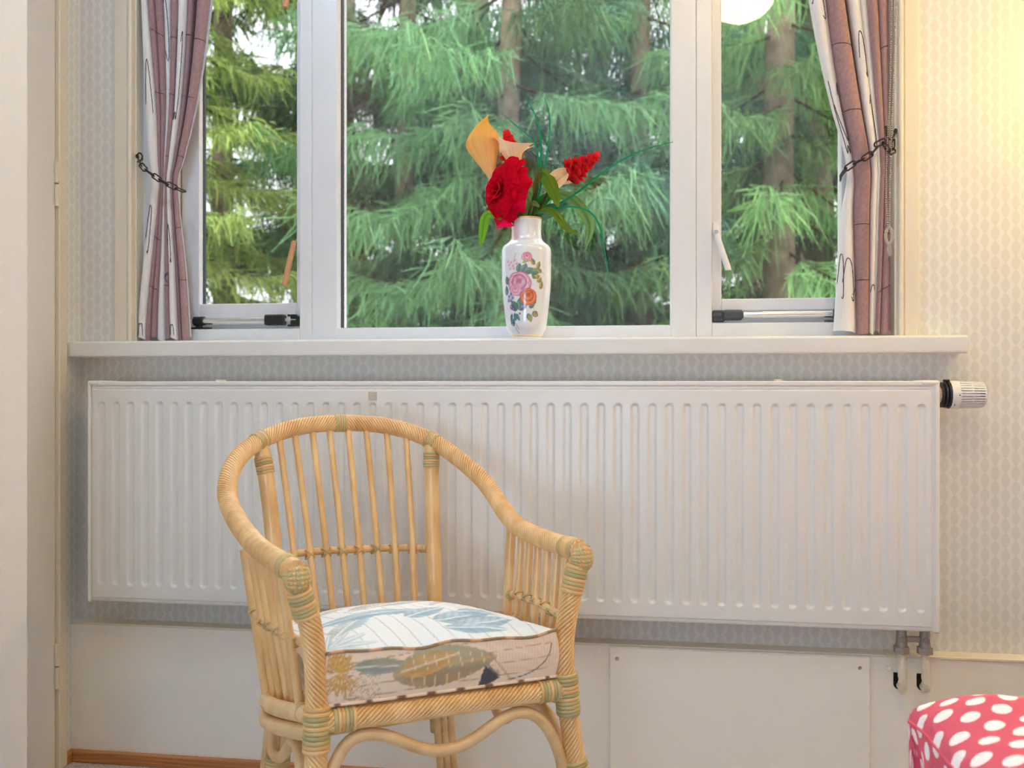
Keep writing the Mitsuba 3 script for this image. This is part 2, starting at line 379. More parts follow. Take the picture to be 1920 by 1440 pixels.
add('baseboard_back', box(XL + 0.013, XR, BY - 0.0145, BY, 0.0, 0.0262, 0.002), M['skirting_wood'], kind='structure', label='varnished wood skirting under the painted boxing')
add('baseboard_left', box(XL, XL + 0.0125, -0.0665, BY - 0.0005, 0.0, 0.0262, 0.002), M['skirting_wood'], kind='structure', label='short varnished wood skirting on the side wall')

# ------------------------------------------------------------------ radiator
RX0, RX1, RZ0, RZ1, RFY = -1.2292, 0.5745, 0.3815, 0.8760, -0.100
def rad_panel():
    xs = []
    ribs = [-1.1944 + 0.03467 * k for k in range(51)]
    x0, x1, z0, z1 = -1.2165, 0.5600, 0.3930, 0.8590
    base = [-0.0105, -0.0088, -0.0070, -0.0052, -0.003, 0.0, 0.003, 0.0052, 0.0070, 0.0088, 0.0105]
    for r in ribs:
        xs += [r + b for b in base]
    xs = np.array([x0, x0 + 0.001, x0 + 0.0022, x0 + 0.004] + xs + [x1 - 0.004, x1 - 0.0022, x1 - 0.001, x1])
    ends = np.r_[np.linspace(-0.012, 0.014, 14)]
    zs = np.r_[z0, z0 + 0.001, z0 + 0.0022, z0 + 0.004, 0.4235 + ends, np.linspace(0.45, 0.80, 8), 0.8295 - ends[::-1], z1 - 0.004, z1 - 0.0022, z1 - 0.001, z1]
    X, Z = np.meshgrid(xs, zs)
    ra = np.array(ribs)
    k = np.clip(np.round((X - ra[0]) / 0.03467), 0, 50)
    dx = np.abs(X - (ra[0] + 0.03467 * k))
    # distance outside a stadium of half width w between the rib ends
    w = 0.0078
    dz = np.maximum(np.maximum(0.4235 + w - Z, Z - (0.8295 - w)), 0)
    d = w - np.sqrt(dx ** 2 + dz ** 2)
    depth = 0.0034 * np.clip((d + 0.0018) / 0.0052, 0, 1) ** 2 * (3 - 2 * np.clip((d + 0.0018) / 0.0052, 0, 1))
    e = np.minimum(np.minimum(X - x0, x1 - X), np.minimum(Z - z0, z1 - Z))
    edge = 0.004 * (1 - np.clip(e / 0.003, 0, 1)) ** 2
    Y = RFY + depth + edge
    m = surface(np.stack([X, Y, Z], -1))
    return m
add('radiator__front_panel', rad_panel(), M['enamel'], smooth=35)
add('radiator__body', box(RX0 + 0.007, RX1 - 0.007, -0.0965, -0.035, RZ0 + 0.003, RZ1 - 0.006, 0.003), M['enamel'])
add('radiator__top_grille', cat([box(RX0 + 0.012, RX1 - 0.012, -0.1000, -0.032, RZ1 - 0.0100, RZ1, 0.002)] + [box(RX0 + 0.02, RX1 - 0.02, -0.0982, -0.094, RZ1 - 0.0165, RZ1 - 0.0112, 0.001)]), M['enamel'])
for i, (x0, x1) in enumerate(((RX0, RX0 + 0.0085), (RX1 - 0.0115, RX1))):
    add(f"radiator__{num('side_cover', i)}", box(x0, x1, -0.1015, -0.033, RZ0 + 0.0005, RZ1 + 0.001, 0.0035), M['enamel'])
for i, (x0, x1) in enumerate(((RX0, RX0 + 0.034), (RX1 - 0.036, RX1))):
    add(f"radiator__{num('corner_cap', i)}", box(x0, x1, -0.1020, -0.033, RZ1 - 0.0085, RZ1 + 0.0015, 0.0035), M['enamel'])
for i, x in enumerate((-0.9268, 0.2717)):
    add(f"radiator__{num('bracket_clip', i)}", box(x - 0.006, x + 0.006, -0.085, -0.055, RZ1 - 0.001, RZ1 + 0.0035, 0.001), M['paint_cream'])
add('radiator__front_panel__sticker', box(-0.5795, -0.5585, RFY - 0.0012, RFY + 0.003, 0.8345, 0.8545, 0.002), M['sticker'], label='small square beige sticker')
tag('radiator', 'long white panel radiator with pressed vertical ribs under the sill', 'radiator')

# thermostat on the right end
VX, VY, VZ = RX1, -0.066, 0.8485
ax = (1, 0, 0)
def ridged(r, n, a, x0, x1):
    return tube([[x0, VY, VZ], [x1, VY, VZ]], r, sides=n * 6, lobes=lambda t: 1 - a * (0.5 + 0.5 * np.sign(np.sin(n * t))))
add('radiator_thermostat__collar_nut', ridged(0.0165, 26, 0.10, VX, VX + 0.011), M['paint_cream'])
add('radiator_thermostat__gaiter', lathe([(0.012, 0), (0.0245, 0.001), (0.0255, 0.003), (0.0225, 0.0050), (0.0255, 0.0070), (0.0262, 0.0095), (0.0235, 0.0115), (0.0268, 0.0135), (0.0275, 0.0170), (0.01, 0.0175)], 40, ax, (VX + 0.009, VY, VZ)), M['black'], smooth=40)
add('radiator_thermostat__pointer_clip', box(VX + 0.016, VX + 0.027, VY - 0.006, VY + 0.004, VZ + 0.0262, VZ + 0.0305, 0.001), M['black'])
add('radiator_thermostat__head', lathe([(0.0, 0.0), (0.0262, 0.0), (0.0274, 0.001), (0.0278, 0.008), (0.0275, 0.0165), (0.022, 0.0168), (0.020, 0.052), (0.0, 0.053)], 60, ax, (VX + 0.0255, VY, VZ)), M['paint_white'], smooth=30)
ribs = []
for k in range(30):
    a = 2 * PI * k / 30
    c, s = math.cos(a), math.sin(a)
    x0, x1 = VX + 0.042, VX + 0.0905
    P = []
    for (rr, xx) in ((0.0185, x0), (0.0275, x0), (0.0258, x1 - 0.004), (0.0235, x1), (0.0185, x1)):
        for h in (-0.00155, 0.00155):
            P.append([xx, VY + rr * c - h * s, VZ + rr * s + h * c])
    ribs.append(trimesh.convex.convex_hull(np.array(P)))
for k, rb in enumerate(ribs):
    add(f"radiator_thermostat__head__{num('rib', k)}", rb, M['paint_white'])
add('radiator_thermostat__end_ring', lathe([(0.0, 0.0), (0.0243, 0.0), (0.0246, 0.0025), (0.0225, 0.0042), (0.0, 0.0046)], 48, ax, (VX + 0.0870, VY, VZ)), M['paint_white'], smooth=40)
add('radiator_thermostat__middle_ring', lathe([(0.019, 0.0), (0.0258, 0.0), (0.0256, 0.0022), (0.019, 0.0022)], 48, ax, (VX + 0.0640, VY, VZ)), M['paint_white'], smooth=40)
add('radiator_thermostat__dark_core', lathe([(0.0, 0.0), (0.0192, 0.0), (0.0186, 0.045), (0, 0.045)], 40, ax, (VX + 0.0425, VY, VZ)), M['dark_grey'], smooth=40)
mk = meshkit.text_mesh('E', 0.0042, 0.0006)
mk.apply_transform(trimesh.transformations.rotation_matrix(PI / 2, [1, 0, 0]))
mk.apply_translation([VX + 0.0295, VY - 0.0205, VZ - 0.021])
add('radiator_thermostat__head__scale_mark', cat([mk, ellipsoid([VX + 0.0385, VY - 0.0275, VZ - 0.0005], [0.0014, 0.0008, 0.0014], 1)]), M['dark_grey'])
tag('radiator_thermostat', 'white slotted thermostat head with a black gaiter on the radiator end', 'thermostat')

# valve block and pipes under the right end
PYY = -0.066
px_ = (0.5115, 0.5560)
for i, x in enumerate(px_):
    add(f"radiator_valve__{num('body', i)}", lathe([(0.0085, 0.372), (0.0112, 0.372), (0.0112, 0.367), (0.0100, 0.366), (0.0100, 0.345), (0.0110, 0.342), (0.0110, 0.330)][::-1], 28, (0, 0, 1), (x, PYY, 0.012)), M['valve_metal'], smooth=40)
    add(f"radiator_valve__{num('body', i)}__screw_plug", lathe([(0.0068, 0.0), (0.0066, 0.0030), (0.0052, 0.0032), (0.0050, 0.0018), (0.0030, 0.0020), (0.0028, 0.0030), (0.0, 0.0030)], 24, (0, -1, 0), (x, PYY - 0.0095, 0.361)), M['valve_metal'], smooth=30)
    add(f"radiator_valve__{num('nut', i)}", tube([[x, PYY, 0.333], [x, PYY, 0.346]], np.array([0.0155, 0.0155]), 6), M['valve_metal'])
    add(f"radiator_pipe{'' if i == 0 else '_001'}__sleeve", cat([tube([[x, PYY, 0.334], [x + 0.001, PYY, 0.322]], np.array([0.0072, 0.0076]), 20), tube([[x + 0.001, PYY, 0.322], [x + 0.0015, PYY, 0.300], [x + 0.002, PYY, 0.284]], np.array([0.0082, 0.0083, 0.0082]), 20)]), M['paint_cream'], smooth=40)
    el = [[x + 0.002, PYY, 0.285], [x + 0.0030, PYY, 0.272], [x + 0.0045, PYY + 0.003, 0.2635], [x + 0.0055, PYY + 0.012, 0.2590], [x + 0.0055, BY + 0.002, 0.2585]]
    add(f"radiator_pipe{'' if i == 0 else '_001'}__elbow", tube(el, 0.0078, 20, n=18), M['paint_cream'], smooth=40)
    add(f"radiator_pipe{'' if i == 0 else '_001'}__ring", cat([tube([[x + 0.002, PYY, z - 0.0006], [x + 0.002, PYY, z + 0.0006]], 0.0088, 20) for z in (0.3215, 0.286, 0.2745)]), M['paint_cream'], smooth=40)
    tag('radiator_pipe' if i == 0 else 'radiator_pipe_001', ('cream painted heating pipe, the left one under the radiator valve', 'cream painted heating pipe, the right one under the radiator valve')[i], 'pipe', 'heating pipes under the valve')
add('radiator_valve__bridge', box(px_[0] + 0.009, px_[1] - 0.009, PYY - 0.004, PYY + 0.004, 0.3555, 0.3665, 0.001), M['valve_metal'])
tag('radiator_valve', 'grey metal double valve block under the right end of the radiator', 'valve')

# ------------------------------------------------------------------ cane armchair (u: to the right, v: to the back, z: up)
CY = math.radians(33.0)
CO = np.array([-0.43, -0.475, 0.0])
CU, CV = np.array([math.cos(CY), math.sin(CY), 0]), np.array([-math.sin(CY), math.cos(CY), 0])
def ch(pts):
    p = np.atleast_2d(np.asarray(pts, float))
    return CO + p[:, :1] * CU + p[:, 1:2] * CV + p[:, 2:] * np.array([0, 0, 1.0])
def wrapped(pts, r, hand, n=None, strands=13, twist=1.0):
    """A pole wound with flat cane strips side by side, as a rope-like section that turns along the way."""
    def lobes(a):
        f = (a * strands / (2 * PI)) % 1.0
        return 1 - 0.15 * (1 - np.sqrt(np.maximum(1 - (2 * f - 1) ** 2, 0)))
    L = np.linalg.norm(np.diff(spline(pts, 200), axis=0), axis=1).sum()
    n = n or int(L / 0.0032) + 2
    return tube(pts, r, sides=strands * 7, n=n, twist=hand * np.linspace(0, L, n) / r * twist, lobes=lobes)
TAN1, TAN2, GRN1, GRN2 = srgb(218, 176, 120), srgb(204, 162, 106), srgb(184, 166, 114), srgb(164, 150, 104)
def band_wrap(pts, r, width=0.0052, pattern='tgtggt', sides=26, offset=0.0022, squash=None):
    """Flat cane strips laid side by side around a bar; returns (mesh, colours)."""
    P = spline(pts, 240)
    s = np.r_[0, np.cumsum(np.linalg.norm(np.diff(P, axis=0), axis=1))]
    n = max(2, int(round(s[-1] / width)))
    ms, cs = [], []
    for k in range(n):
        a, b = s[-1] * k / n, s[-1] * (k + 1) / n
        ss = a + (b - a) * np.array([0.0, 0.06, 0.25, 0.5, 0.75, 0.94, 1.0])
        q = np.stack([np.interp(ss, s, P[:, i]) for i in range(3)], -1)
        rr = (np.broadcast_to(r, (240,)))
        rad = np.interp(ss, s, rr) + 0.7 * offset * np.array([0.0, 0.5, 0.9, 1.0, 0.9, 0.5, 0.0])
        m = tube(q, rad, sides)
        if len(P) and squash is not None:
            m = squash(m)
        ms.append(m)
        t = pattern[k % len(pattern)]
        c = {'t': TAN1, 'T': TAN2, 'g': GRN1, 'G': GRN2}[t]
        cs.append(np.tile(c, (len(m.vertices), 1)))
    return cat(ms), np.vstack(cs)
nbind = [0]
def bind(pts, r, pattern='tgTGtg', width=0.0052, offset=0.0022, local=True):
    m, c = band_wrap(ch(pts) if local else pts, r, width, pattern, offset=offset)
    add(f"cane_armchair__{num('binding', nbind[0])}", m, M['binding'], smooth=True, color=c)
    nbind[0] += 1
hoop = [(-.205, -.258, .617), (-.226, -.16, .625), (-.236, -.07, .633), (-.247, .02, .657), (-.250, .09, .692), (-.238, .13, .722), (-.207, .18, .751), (-.175, .211, .767),
        (-.100, .240, .789), (-.017, .255, .794), (.060, .250, .789), (.118, .233, .775), (.157, .211, .757), (.191, .150, .724), (.215, .09, .688), (.221, .02, .648), (.219, -.05, .624),
        (.221, -.13, .615), (.227, -.2, .612), (.233, -.258, .611)]
HP = spline(ch(hoop), 1200)
def hoop_at(loc):
    return int(np.argmin(np.linalg.norm(HP - ch([loc])[0], axis=1)))
RH = 0.0163
i_top = hoop_at((-.017, .255, .794))
add('cane_armchair__hoop', wrapped(HP[:i_top + 1][::10], RH, -1, strands=12, twist=1.45), M['cane'], smooth=40)
add('cane_armchair__hoop_001', wrapped(HP[i_top:][::10], RH, 1, strands=12, twist=1.45), M['cane'], smooth=40)
legL = [(-.206, -.25, .606), (-.19, -.25, .562), (-.18, -.255, .503), (-.178, -.26, .43), (-.181, -.265, .351), (-.196, -.275, .16), (-.212, -.285, 0.0)]
legR = [(.234, -.25, .602), (.220, -.25, .543), (.205, -.255, .478), (.205, -.26, .404), (.210, -.262, .356), (.220, -.265, .28), (.238, -.275, .13), (.252, -.285, 0.0)]
add('cane_armchair__front_leg', wrapped(ch(legL), 0.0158, -1), M['cane'], smooth=40)
add('cane_armchair__front_leg_001', wrapped(ch(legR), 0.0158, 1), M['cane'], smooth=40)
add('cane_armchair__front_rail', wrapped(ch([(-.178, -.260, .411), (.0, -.262, .408), (.205, -.260, .404)]), 0.0160, -1), M['cane'], smooth=40)
postL = [(-.175, .211, .760), (-.162, .200, .66), (-.155, .19, .572), (-.146, .168, .38)]
postR = [(.155, .211, .758), (.152, .195, .60), (.148, .17, .44), (.147, .163, .37)]
add('cane_armchair__back_post', tube(ch(postL), 0.0143, 24, n=40), M['cane'], smooth=40)
add('cane_armchair__back_post_001', tube(ch(postR), 0.0143, 24, n=40), M['cane'], smooth=40)
tops = [-.140, -.109, -.074, -.040, -.002, .034, .074, .111]
bots = [-.104, -.075, -.047, -.019, .011, .045, .075, .107]
k = 0
spind = []
for ut, ub in zip(tops, bots):
    j = np.argmin(np.abs((HP - CO) @ CU - ut) + 1e3 * ((HP - CO) @ CV < 0.19))
    top = HP[j] - np.array([0, 0, 0.004])
    bot = ch([(ub, .165, .395)])[0]
    mid = (0.45 * bot + 0.55 * top) - 0.006 * CV
    P = spline([top, mid, bot], 16)
    spind.append(P)
    add(f"cane_armchair__{num('back_spindle', k)}", tube(P, 0.0058, 14), M['cane'], smooth=40)
    k += 1
BRP = spline(ch([(-.152, .197, .555), (-.094, .2035, .557), (.019, .207, .554), (.137, .199, .547), (.150, .190, .546)]), 40)
add('cane_armchair__back_rail', tube(BRP, 0.0072, 16), M['cane'], smooth=40)
nl = [0]
def lashing(c, d1, d2, r1, r2, col, holder, idx):
    """Two thin strips crossing over a joint between bars running along d1 and d2."""
    ms = []
    a, b = d1 / np.linalg.norm(d1), d2 / np.linalg.norm(d2)
    nrm = np.cross(a, b); nrm /= np.linalg.norm(nrm)
    for sgn in (1, -1):
        e = a + sgn * b; e /= np.linalg.norm(e)
        g = np.linspace(0, 2 * PI, 22)
        P = c + np.outer(np.cos(g), e) * (r1 + r2) * 0.85 + np.outer(np.sin(g), nrm) * (r1 + r2) * .98
        ms.append(tube(P, 0.0017, 6, caps=False))
    m = cat(ms)
    add(f"cane_armchair__{holder}__{num('lashing', idx)}", m, M['binding'], smooth=True, color=np.tile(col, (len(m.vertices), 1)))
    nl[0] += 1
for q, P in enumerate(spind):
    d = np.linalg.norm(P[:, None] - BRP[None], axis=2)
    a, b = np.unravel_index(np.argmin(d), d.shape)
    a = min(max(a, 1), len(P) - 2); b = min(max(b, 1), len(BRP) - 2)
    lashing((P[a] + BRP[b]) / 2, P[a + 1] - P[a - 1], BRP[b + 1] - BRP[b - 1], 0.0058, 0.0072, (GRN1, TAN2, GRN2)[q % 3], 'back_rail', q)
bind([(.128, .2005, .5475), (.147, .194, .5465)], 0.0072, 'gTG', 0.0045, 0.0014)
# sides: thick post, five rods, double rail, mid rail
for s, (tp, bt, mid, r1, r2) in enumerate((
        ([(-.238, -.03, .612), (-.234, -.07, .607), (-.230, -.105, .606), (-.225, -.14, .605), (-.220, -.175, .604), (-.216, -.205, .604)],
         [(-.200, -.03, .368), (-.197, -.075, .380), (-.194, -.11, .388), (-.190, -.145, .396), (-.188, -.18, .403), (-.188, -.213, .410)],
         [(-.226, -.03, .512), (-.208, -.13, .510), (-.184, -.252, .512)],
         [(-.186, .06, .350), (-.2, 0.0, .365), (-.192, -.235, .417), (-.185, -.252, .420)], [(-.186, .06, .323), (-.2, 0.0, .336), (-.192, -.235, .392), (-.185, -.252, .395)]),
        ([(.222, -.023, .618), (.222, -.066, .612), (.222, -.099, .608), (.222, -.131, .606), (.223, -.163, .604), (.225, -.194, .603), (.227, -.222, .603)],
         [(.206, -.03, .372), (.203, -.075, .381), (.203, -.11, .388), (.203, -.145, .394), (.203, -.18, .400), (.203, -.205, .405), (.204, -.225, .41)],
         [(.2125, -.05, .503), (.2135, -.142, .508), (.209, -.252, .508)],
         [(.190, .06, .350), (.205, 0.0, .362), (.205, -.235, .410), (.205, -.252, .412)], [(.190, .06, .323), (.205, 0.0, .334), (.205, -.235, .383), (.205, -.252, .385)]))):
    MR = spline(ch(mid), 30)
    for q, (a, b) in enumerate(zip(tp, bt)):
        P = spline(ch([a, (b[0], b[1], b[2] - .012)]), 20)
        if q == 0:
            add(f"cane_armchair__{num('side_post', s)}", tube(P, 0.0088, 16), M['cane'], smooth=40)
        else:
            add(f"cane_armchair__{num('side_rod', s * 5 + q - 1)}", tube(P, 0.0064, 14), M['cane'], smooth=40)
        d = np.linalg.norm(P[:, None] - MR[None], axis=2)
        i, j = np.unravel_index(np.argmin(d), d.shape)
        j = min(max(j, 1), len(MR) - 2)
        lashing((P[i] + MR[j]) / 2, P[1] - P[0], MR[j + 1] - MR[j - 1], 0.0050, 0.0046, (GRN1, TAN2, GRN2)[q % 3], num('side_mid_rail', s), q)
    add(f"cane_armchair__{num('side_mid_rail', s)}", tube(MR, 0.0062, 14), M['cane_pale'], smooth=40)
    add(f"cane_armchair__{num('side_rail', 2 * s)}", tube(ch(r1), 0.0118, 20, n=40), M['cane_pale'], smooth=40)
    add(f"cane_armchair__{num('side_rail', 2 * s + 1)}", tube(ch(r2), 0.0118, 20, n=40), M['cane_pale'], smooth=40)
# seat: rear bend and slats under the cushion
add('cane_armchair__rear_rail', tube(ch([(-.186, .06, .350), (-.165, .13, .350), (-.10, .168, .352), (0, .176, .354), (.10, .168, .352), (.168, .13, .350), (.190, .06, .350)]), 0.0118, 18, n=50), M['cane_pale'], smooth=40)
for q in range(7):
    v = -.235 + .056 * q
    zz = .405 - (v + .262) * .105
    add(f"cane_armchair__{num('seat_slat', q)}", tube(ch([(-.186 + max(0, v) * .2, v, zz - .012), (.196 - max(0, v) * .25, v, zz - .012)]), 0.0095, 12), M['cane'], smooth=40)
# wavy braces
add('cane_armchair__front_brace', tube(ch([(-.180, -.264, .250), (-.167, -.262, .318), (-.155, -.262, .349), (-.146, -.262, .365), (-.128, -.262, .3815), (-.106, -.262, .384), (-.069, -.262, .372), (-.031, -.262, .352), (.005, -.262, .343), (.045, -.262, .349), (.086, -.262, .369), (.12, -.262, .379), (.146, -.262, .373), (.172, -.262, .348), (.19, -.262, .312), (.199, -.263, .283), (.207, -.266, .240)]), 0.0088, 18, n=120), M['cane_pale'], smooth=40)
add('cane_armchair__side_brace', tube(ch([(-.190, .004, .334), (-.192, .006, .310), (-.193, -.004, .288), (-.190, -.030, .281), (-.186, -.062, .294), (-.185, -.09, .314), (-.186, -.14, .346), (-.188, -.175, .354), (-.190, -.205, .348), (-.191, -.225, .320), (-.192, -.240, .25)]), 0.0088, 18, n=90), M['cane_pale'], smooth=40)
add('cane_armchair__side_brace_001', tube(ch([(.196, .004, .334), (.200, .006, .310), (.201, -.004, .288), (.200, -.030, .281), (.199, -.062, .294), (.199, -.09, .314), (.200, -.14, .342), (.202, -.175, .350), (.205, -.205, .342), (.208, -.225, .31), (.214, -.240, .24)]), 0.0088, 18, n=90), M['cane_pale'], smooth=40)
# rear legs: three canes side by side each
for s, us in enumerate(((-.172, -.158, -.144), (.143, .157, .171))):
    v0, v1 = ((.095, .20), (.16, .185))[s]
    for q, u in enumerate(us):
        d = -.030 if s == 0 else .034
        add(f"cane_armchair__{num('rear_leg', s * 3 + q)}", tube(ch([(u, v0 + .008, .352), (u + d * .3, v0 + (v1 - v0) * .4, .2), (u + d, v1, 0.0)]), 0.0074, 14, n=24), M['cane_pale'], smooth=40)
    ring = []
    uc = us[1]
    m, c = band_wrap(ch([(uc + (-.0045 if s == 0 else .003), v0 + .012, .225), (uc + (-.007 if s == 0 else .0055), v0 + .016, .196)]), 0.0205, 0.0055, 'GgTg')
    P0 = ch([(uc, v0 + .014, .21)])[0]
    w = m.vertices - P0
    m.vertices = m.vertices - np.outer(w @ CV, CV) * 0.52
    add(f"cane_armchair__{num('leg_band', s)}", m, M['binding'], smooth=True, color=c)
# bindings
def hoop_seg(loc, a, b):
    i = hoop_at(loc)
    st = np.linalg.norm(HP[1] - HP[0])
    return HP[max(0, i + int(a / st)):i + int(b / st)][::4]
bind(hoop_seg((-.017, .255, .794), -.012, .014), RH + .0002, 'gTggTG', 0.0043, .0020, local=False)
bind(hoop_seg((-.175, .211, .767), -.015, .013), RH + .0002, 'gTgtgT', 0.0047, .0020, local=False)
bind(hoop_seg((.155, .211, .758), -.012, .014), RH + .0002, 'gTgtgT', 0.0047, .0020, local=False)
bind([(-.172, .2095, .737), (-.1665, .205, .706)], 0.0150, 'TgGtgT', 0.0052, .0018)
bind([(.1545, .2085, .735), (.153, .205, .706)], 0.0150, 'gTGtgg', 0.0052, .0018)
bind(hoop_seg((-.207, -.25, .618), .012, .034), RH + .0002, 'gTgt', 0.0050, .0020, local=False)
iR = hoop_at((.232, -.252, .611))
st = np.linalg.norm(HP[1] - HP[0])
bind(HP[iR - int(.040 / st):iR - int(.002 / st)][::4], RH + .0002, 'gTtttT', 0.0050, .0020, local=False)
bind([(-.2005, -.2515, .590), (-.189, -.2505, .552)], 0.0164, 'tgGtgg', 0.0058, .0024)
bind([(.2305, -.2505, .588), (.2195, -.250, .546)], 0.0164, 'tgGtgT', 0.0058, .0024)
bind([(-.1775, -.2605, .434), (-.180, -.2640, .372)], 0.0172, 'TtGgtgGg', 0.0060, .0024)
bind([(.2045, -.2600, .428), (.2085, -.2617, .364)], 0.0172, 'ggGtTGtg', 0.0060, .0024)
bind([(-.157, -.2605, .4105), (-.126, -.2608, .410)], 0.0166, 'gtTgGt', 0.0052, .0022)
bind([(.188, -.2605, .4045), (.155, -.2608, .405)], 0.0166, 'gGtgGT', 0.0052, .0022)
bind([(.2175, -.2645, .295), (.2245, -.2675, .250)], 0.0180, 'gGtgGg', 0.0058, .0024)
bind([(-.184, -.2665, .305), (-.188, -.269, .265)], 0.0180, 'gGtgGg', 0.0058, .0024)
bind([(-.1925, -.219, .4135), (-.1895, -.238, .4180)], 0.0130, 'gT', 0.005, .0012)
# woven end caps of the arms
for i, (c, sx) in enumerate((((-.2045, -.2615, .6095), 1), ((.2345, -.2615, .603), -1))):
    g = np.linspace(-1, 1, 61)
    A, B = np.meshgrid(g, g)
    # square to disc
    X = A * np.sqrt(1 - B ** 2 / 2)
    Y = B * np.sqrt(1 - A ** 2 / 2)
    rr = np.minimum(np.hypot(X, Y), 1)
    nx = 7
    ia, ib = np.floor((A + 1) / 2 * nx), np.floor((B + 1) / 2 * nx)
    fa, fb = (A + 1) / 2 * nx - ia, (B + 1) / 2 * nx - ib
    over = (ia + ib) % 2
    wv = np.where(over > 0, np.sin(PI * fa) * (0.6 + 0.4 * np.sin(PI * fb)), np.sin(PI * fb) * (0.6 + 0.4 * np.sin(PI * fa)))
    h = 0.0120 * (1 - rr ** 2.4) + 0.0030 * wv
    hs = meshkit.noise(np.stack([ia * 7.3 + i * 50, ib * 3.1, ia * 0], -1) + 0.5)
    colr = np.where(hs[..., None] < 0.45, np.array(TAN2), np.where(hs[..., None] < 0.7, np.array(GRN1), np.array(srgb(196, 150, 90))))
    loc = np.stack([c[0] + X * 0.0195, c[1] - h + 0.004 + 0.006 * Y, c[2] + Y * 0.0225], -1).reshape(-1, 3)
    m = tri(ch(loc), grid_faces(61, 61))
    add(f"cane_armchair__{num('woven_cap', i)}", m, M['binding'], smooth=True, color=colr.reshape(-1, 3))
tag('cane_armchair', 'honey coloured cane armchair with a round hooped back in front of the radiator', 'armchair')


# ------------------------------------------------------------------ painting of prints in the surface's own coordinates
class Print:
    def __init__(self, x, y, base):
        self.x, self.y = x, y
        self.c = np.broadcast_to(np.asarray(base, float), x.shape + (3,)).copy()

    def put(self, a, col):
        a = np.clip(a, 0, 1)[..., None]
        self.c = self.c * (1 - a) + np.asarray(col) * a

    def local(self, cx, cy, ang):
        ca, sa = math.cos(ang), math.sin(ang)
        dx, dy = self.x - cx, self.y - cy
        return dx * ca + dy * sa, -dx * sa + dy * ca

    def leaf(self, cx, cy, ang, L, W, c1, c2, vein=None, soft=0.0005, strip=0, alpha=1.0, bend=0.0, ragged=0.0):
        u, v = self.local(cx, cy, ang)
        v = v - bend * (u / L) ** 2 * L
        t = np.clip(u / L, 0, 1)
        w = W * np.sin(PI * t ** 0.8) ** 0.75
        if ragged:
            w = w * (1 - ragged * (0.5 + 0.5 * np.sin(u / L * 95 + 3 * np.sin(v / W * 3))))
        a = np.clip((w - np.abs(v)) / soft, 0, 1) * (u > 0) * (u < L)
        k = np.clip(0.5 + v / (2 * W), 0, 1)
        n = meshkit.noise(np.stack([u / L * 5, v / W * 3, u * 0], -1), 5)
        col = np.asarray(c1) * (1 - k)[..., None] + np.asarray(c2) * k[..., None]
        col = col * (0.85 + 0.3 * n)[..., None]
        if strip:
            s = 0.5 + 0.5 * np.sin((u - 0.8 * np.abs(v)) * strip)
            col = col * (1 - 0.28 * s)[..., None] + 0.05 * s[..., None]
        a3 = (a * alpha)[..., None]
        self.c = self.c * (1 - a3) + col * a3
        if vein is not None:
            self.put(a * np.clip(1 - np.abs(v) / (0.06 * W + soft), 0, 1) * 0.9, vein)
        return a

    def blob(self, cx, cy, rx, ry, ang, c1, c2, soft=0.25, alpha=1.0):
        u, v = self.local(cx, cy, ang)
        d = np.sqrt((u / rx) ** 2 + (v / ry) ** 2)
        a = np.clip((1 - d) / soft, 0, 1) * alpha
        k = np.clip(0.5 + 0.5 * v / ry, 0, 1)[..., None]
        self.c = self.c * (1 - a[..., None]) + (np.asarray(c1) * (1 - k) + np.asarray(c2) * k) * a[..., None]

    def stroke(self, pts, w, col, alpha=1.0):
        P = spline(np.c_[np.asarray(pts, float), np.zeros(len(pts))], 24)[:, :2]
        d = np.full(self.x.shape, 9.0)
        for p, q in zip(P[:-1], P[1:]):
            e = q - p
            t = np.clip(((self.x - p[0]) * e[0] + (self.y - p[1]) * e[1]) / (e @ e + 1e-12), 0, 1)
            d = np.minimum(d, np.hypot(self.x - p[0] - t * e[0], self.y - p[1] - t * e[1]))
        self.put(np.clip((w - d) / (0.5 * w), 0, 1) * alpha, col)

    def rose(self, cx, cy, R, dark, mid, light, seed=0):
        rg = np.random.RandomState(seed)
        for k in range(8):
            a = 2 * PI * k / 8 + rg.uniform(-.2, .2)
            self.blob(cx + .57 * R * math.cos(a), cy + .52 * R * math.sin(a), .58 * R, .46 * R, a + PI / 2, dark, mid, .10, .8)
            self.blob(cx + .55 * R * math.cos(a), cy + .5 * R * math.sin(a), .55 * R, .42 * R, a + PI / 2, mid, light, .22)
        for k in range(6):
            a = 2 * PI * k / 6 + rg.uniform(-.3, .3)
            self.blob(cx + .32 * R * math.cos(a), cy + .1 * R + .32 * R * math.sin(a), .45 * R, .34 * R, a + PI / 2, dark, mid, .10, .9)
            self.blob(cx + .3 * R * math.cos(a), cy + .1 * R + .3 * R * math.sin(a), .42 * R, .3 * R, a + PI / 2, dark, light, .2)
        for k in range(4):
            a = 2 * PI * k / 4 + rg.uniform(-.3, .3)
            self.blob(cx + .14 * R * math.cos(a), cy + .2 * R + .12 * R * math.sin(a), .27 * R, .17 * R, a + PI / 2, mid, dark, .25)


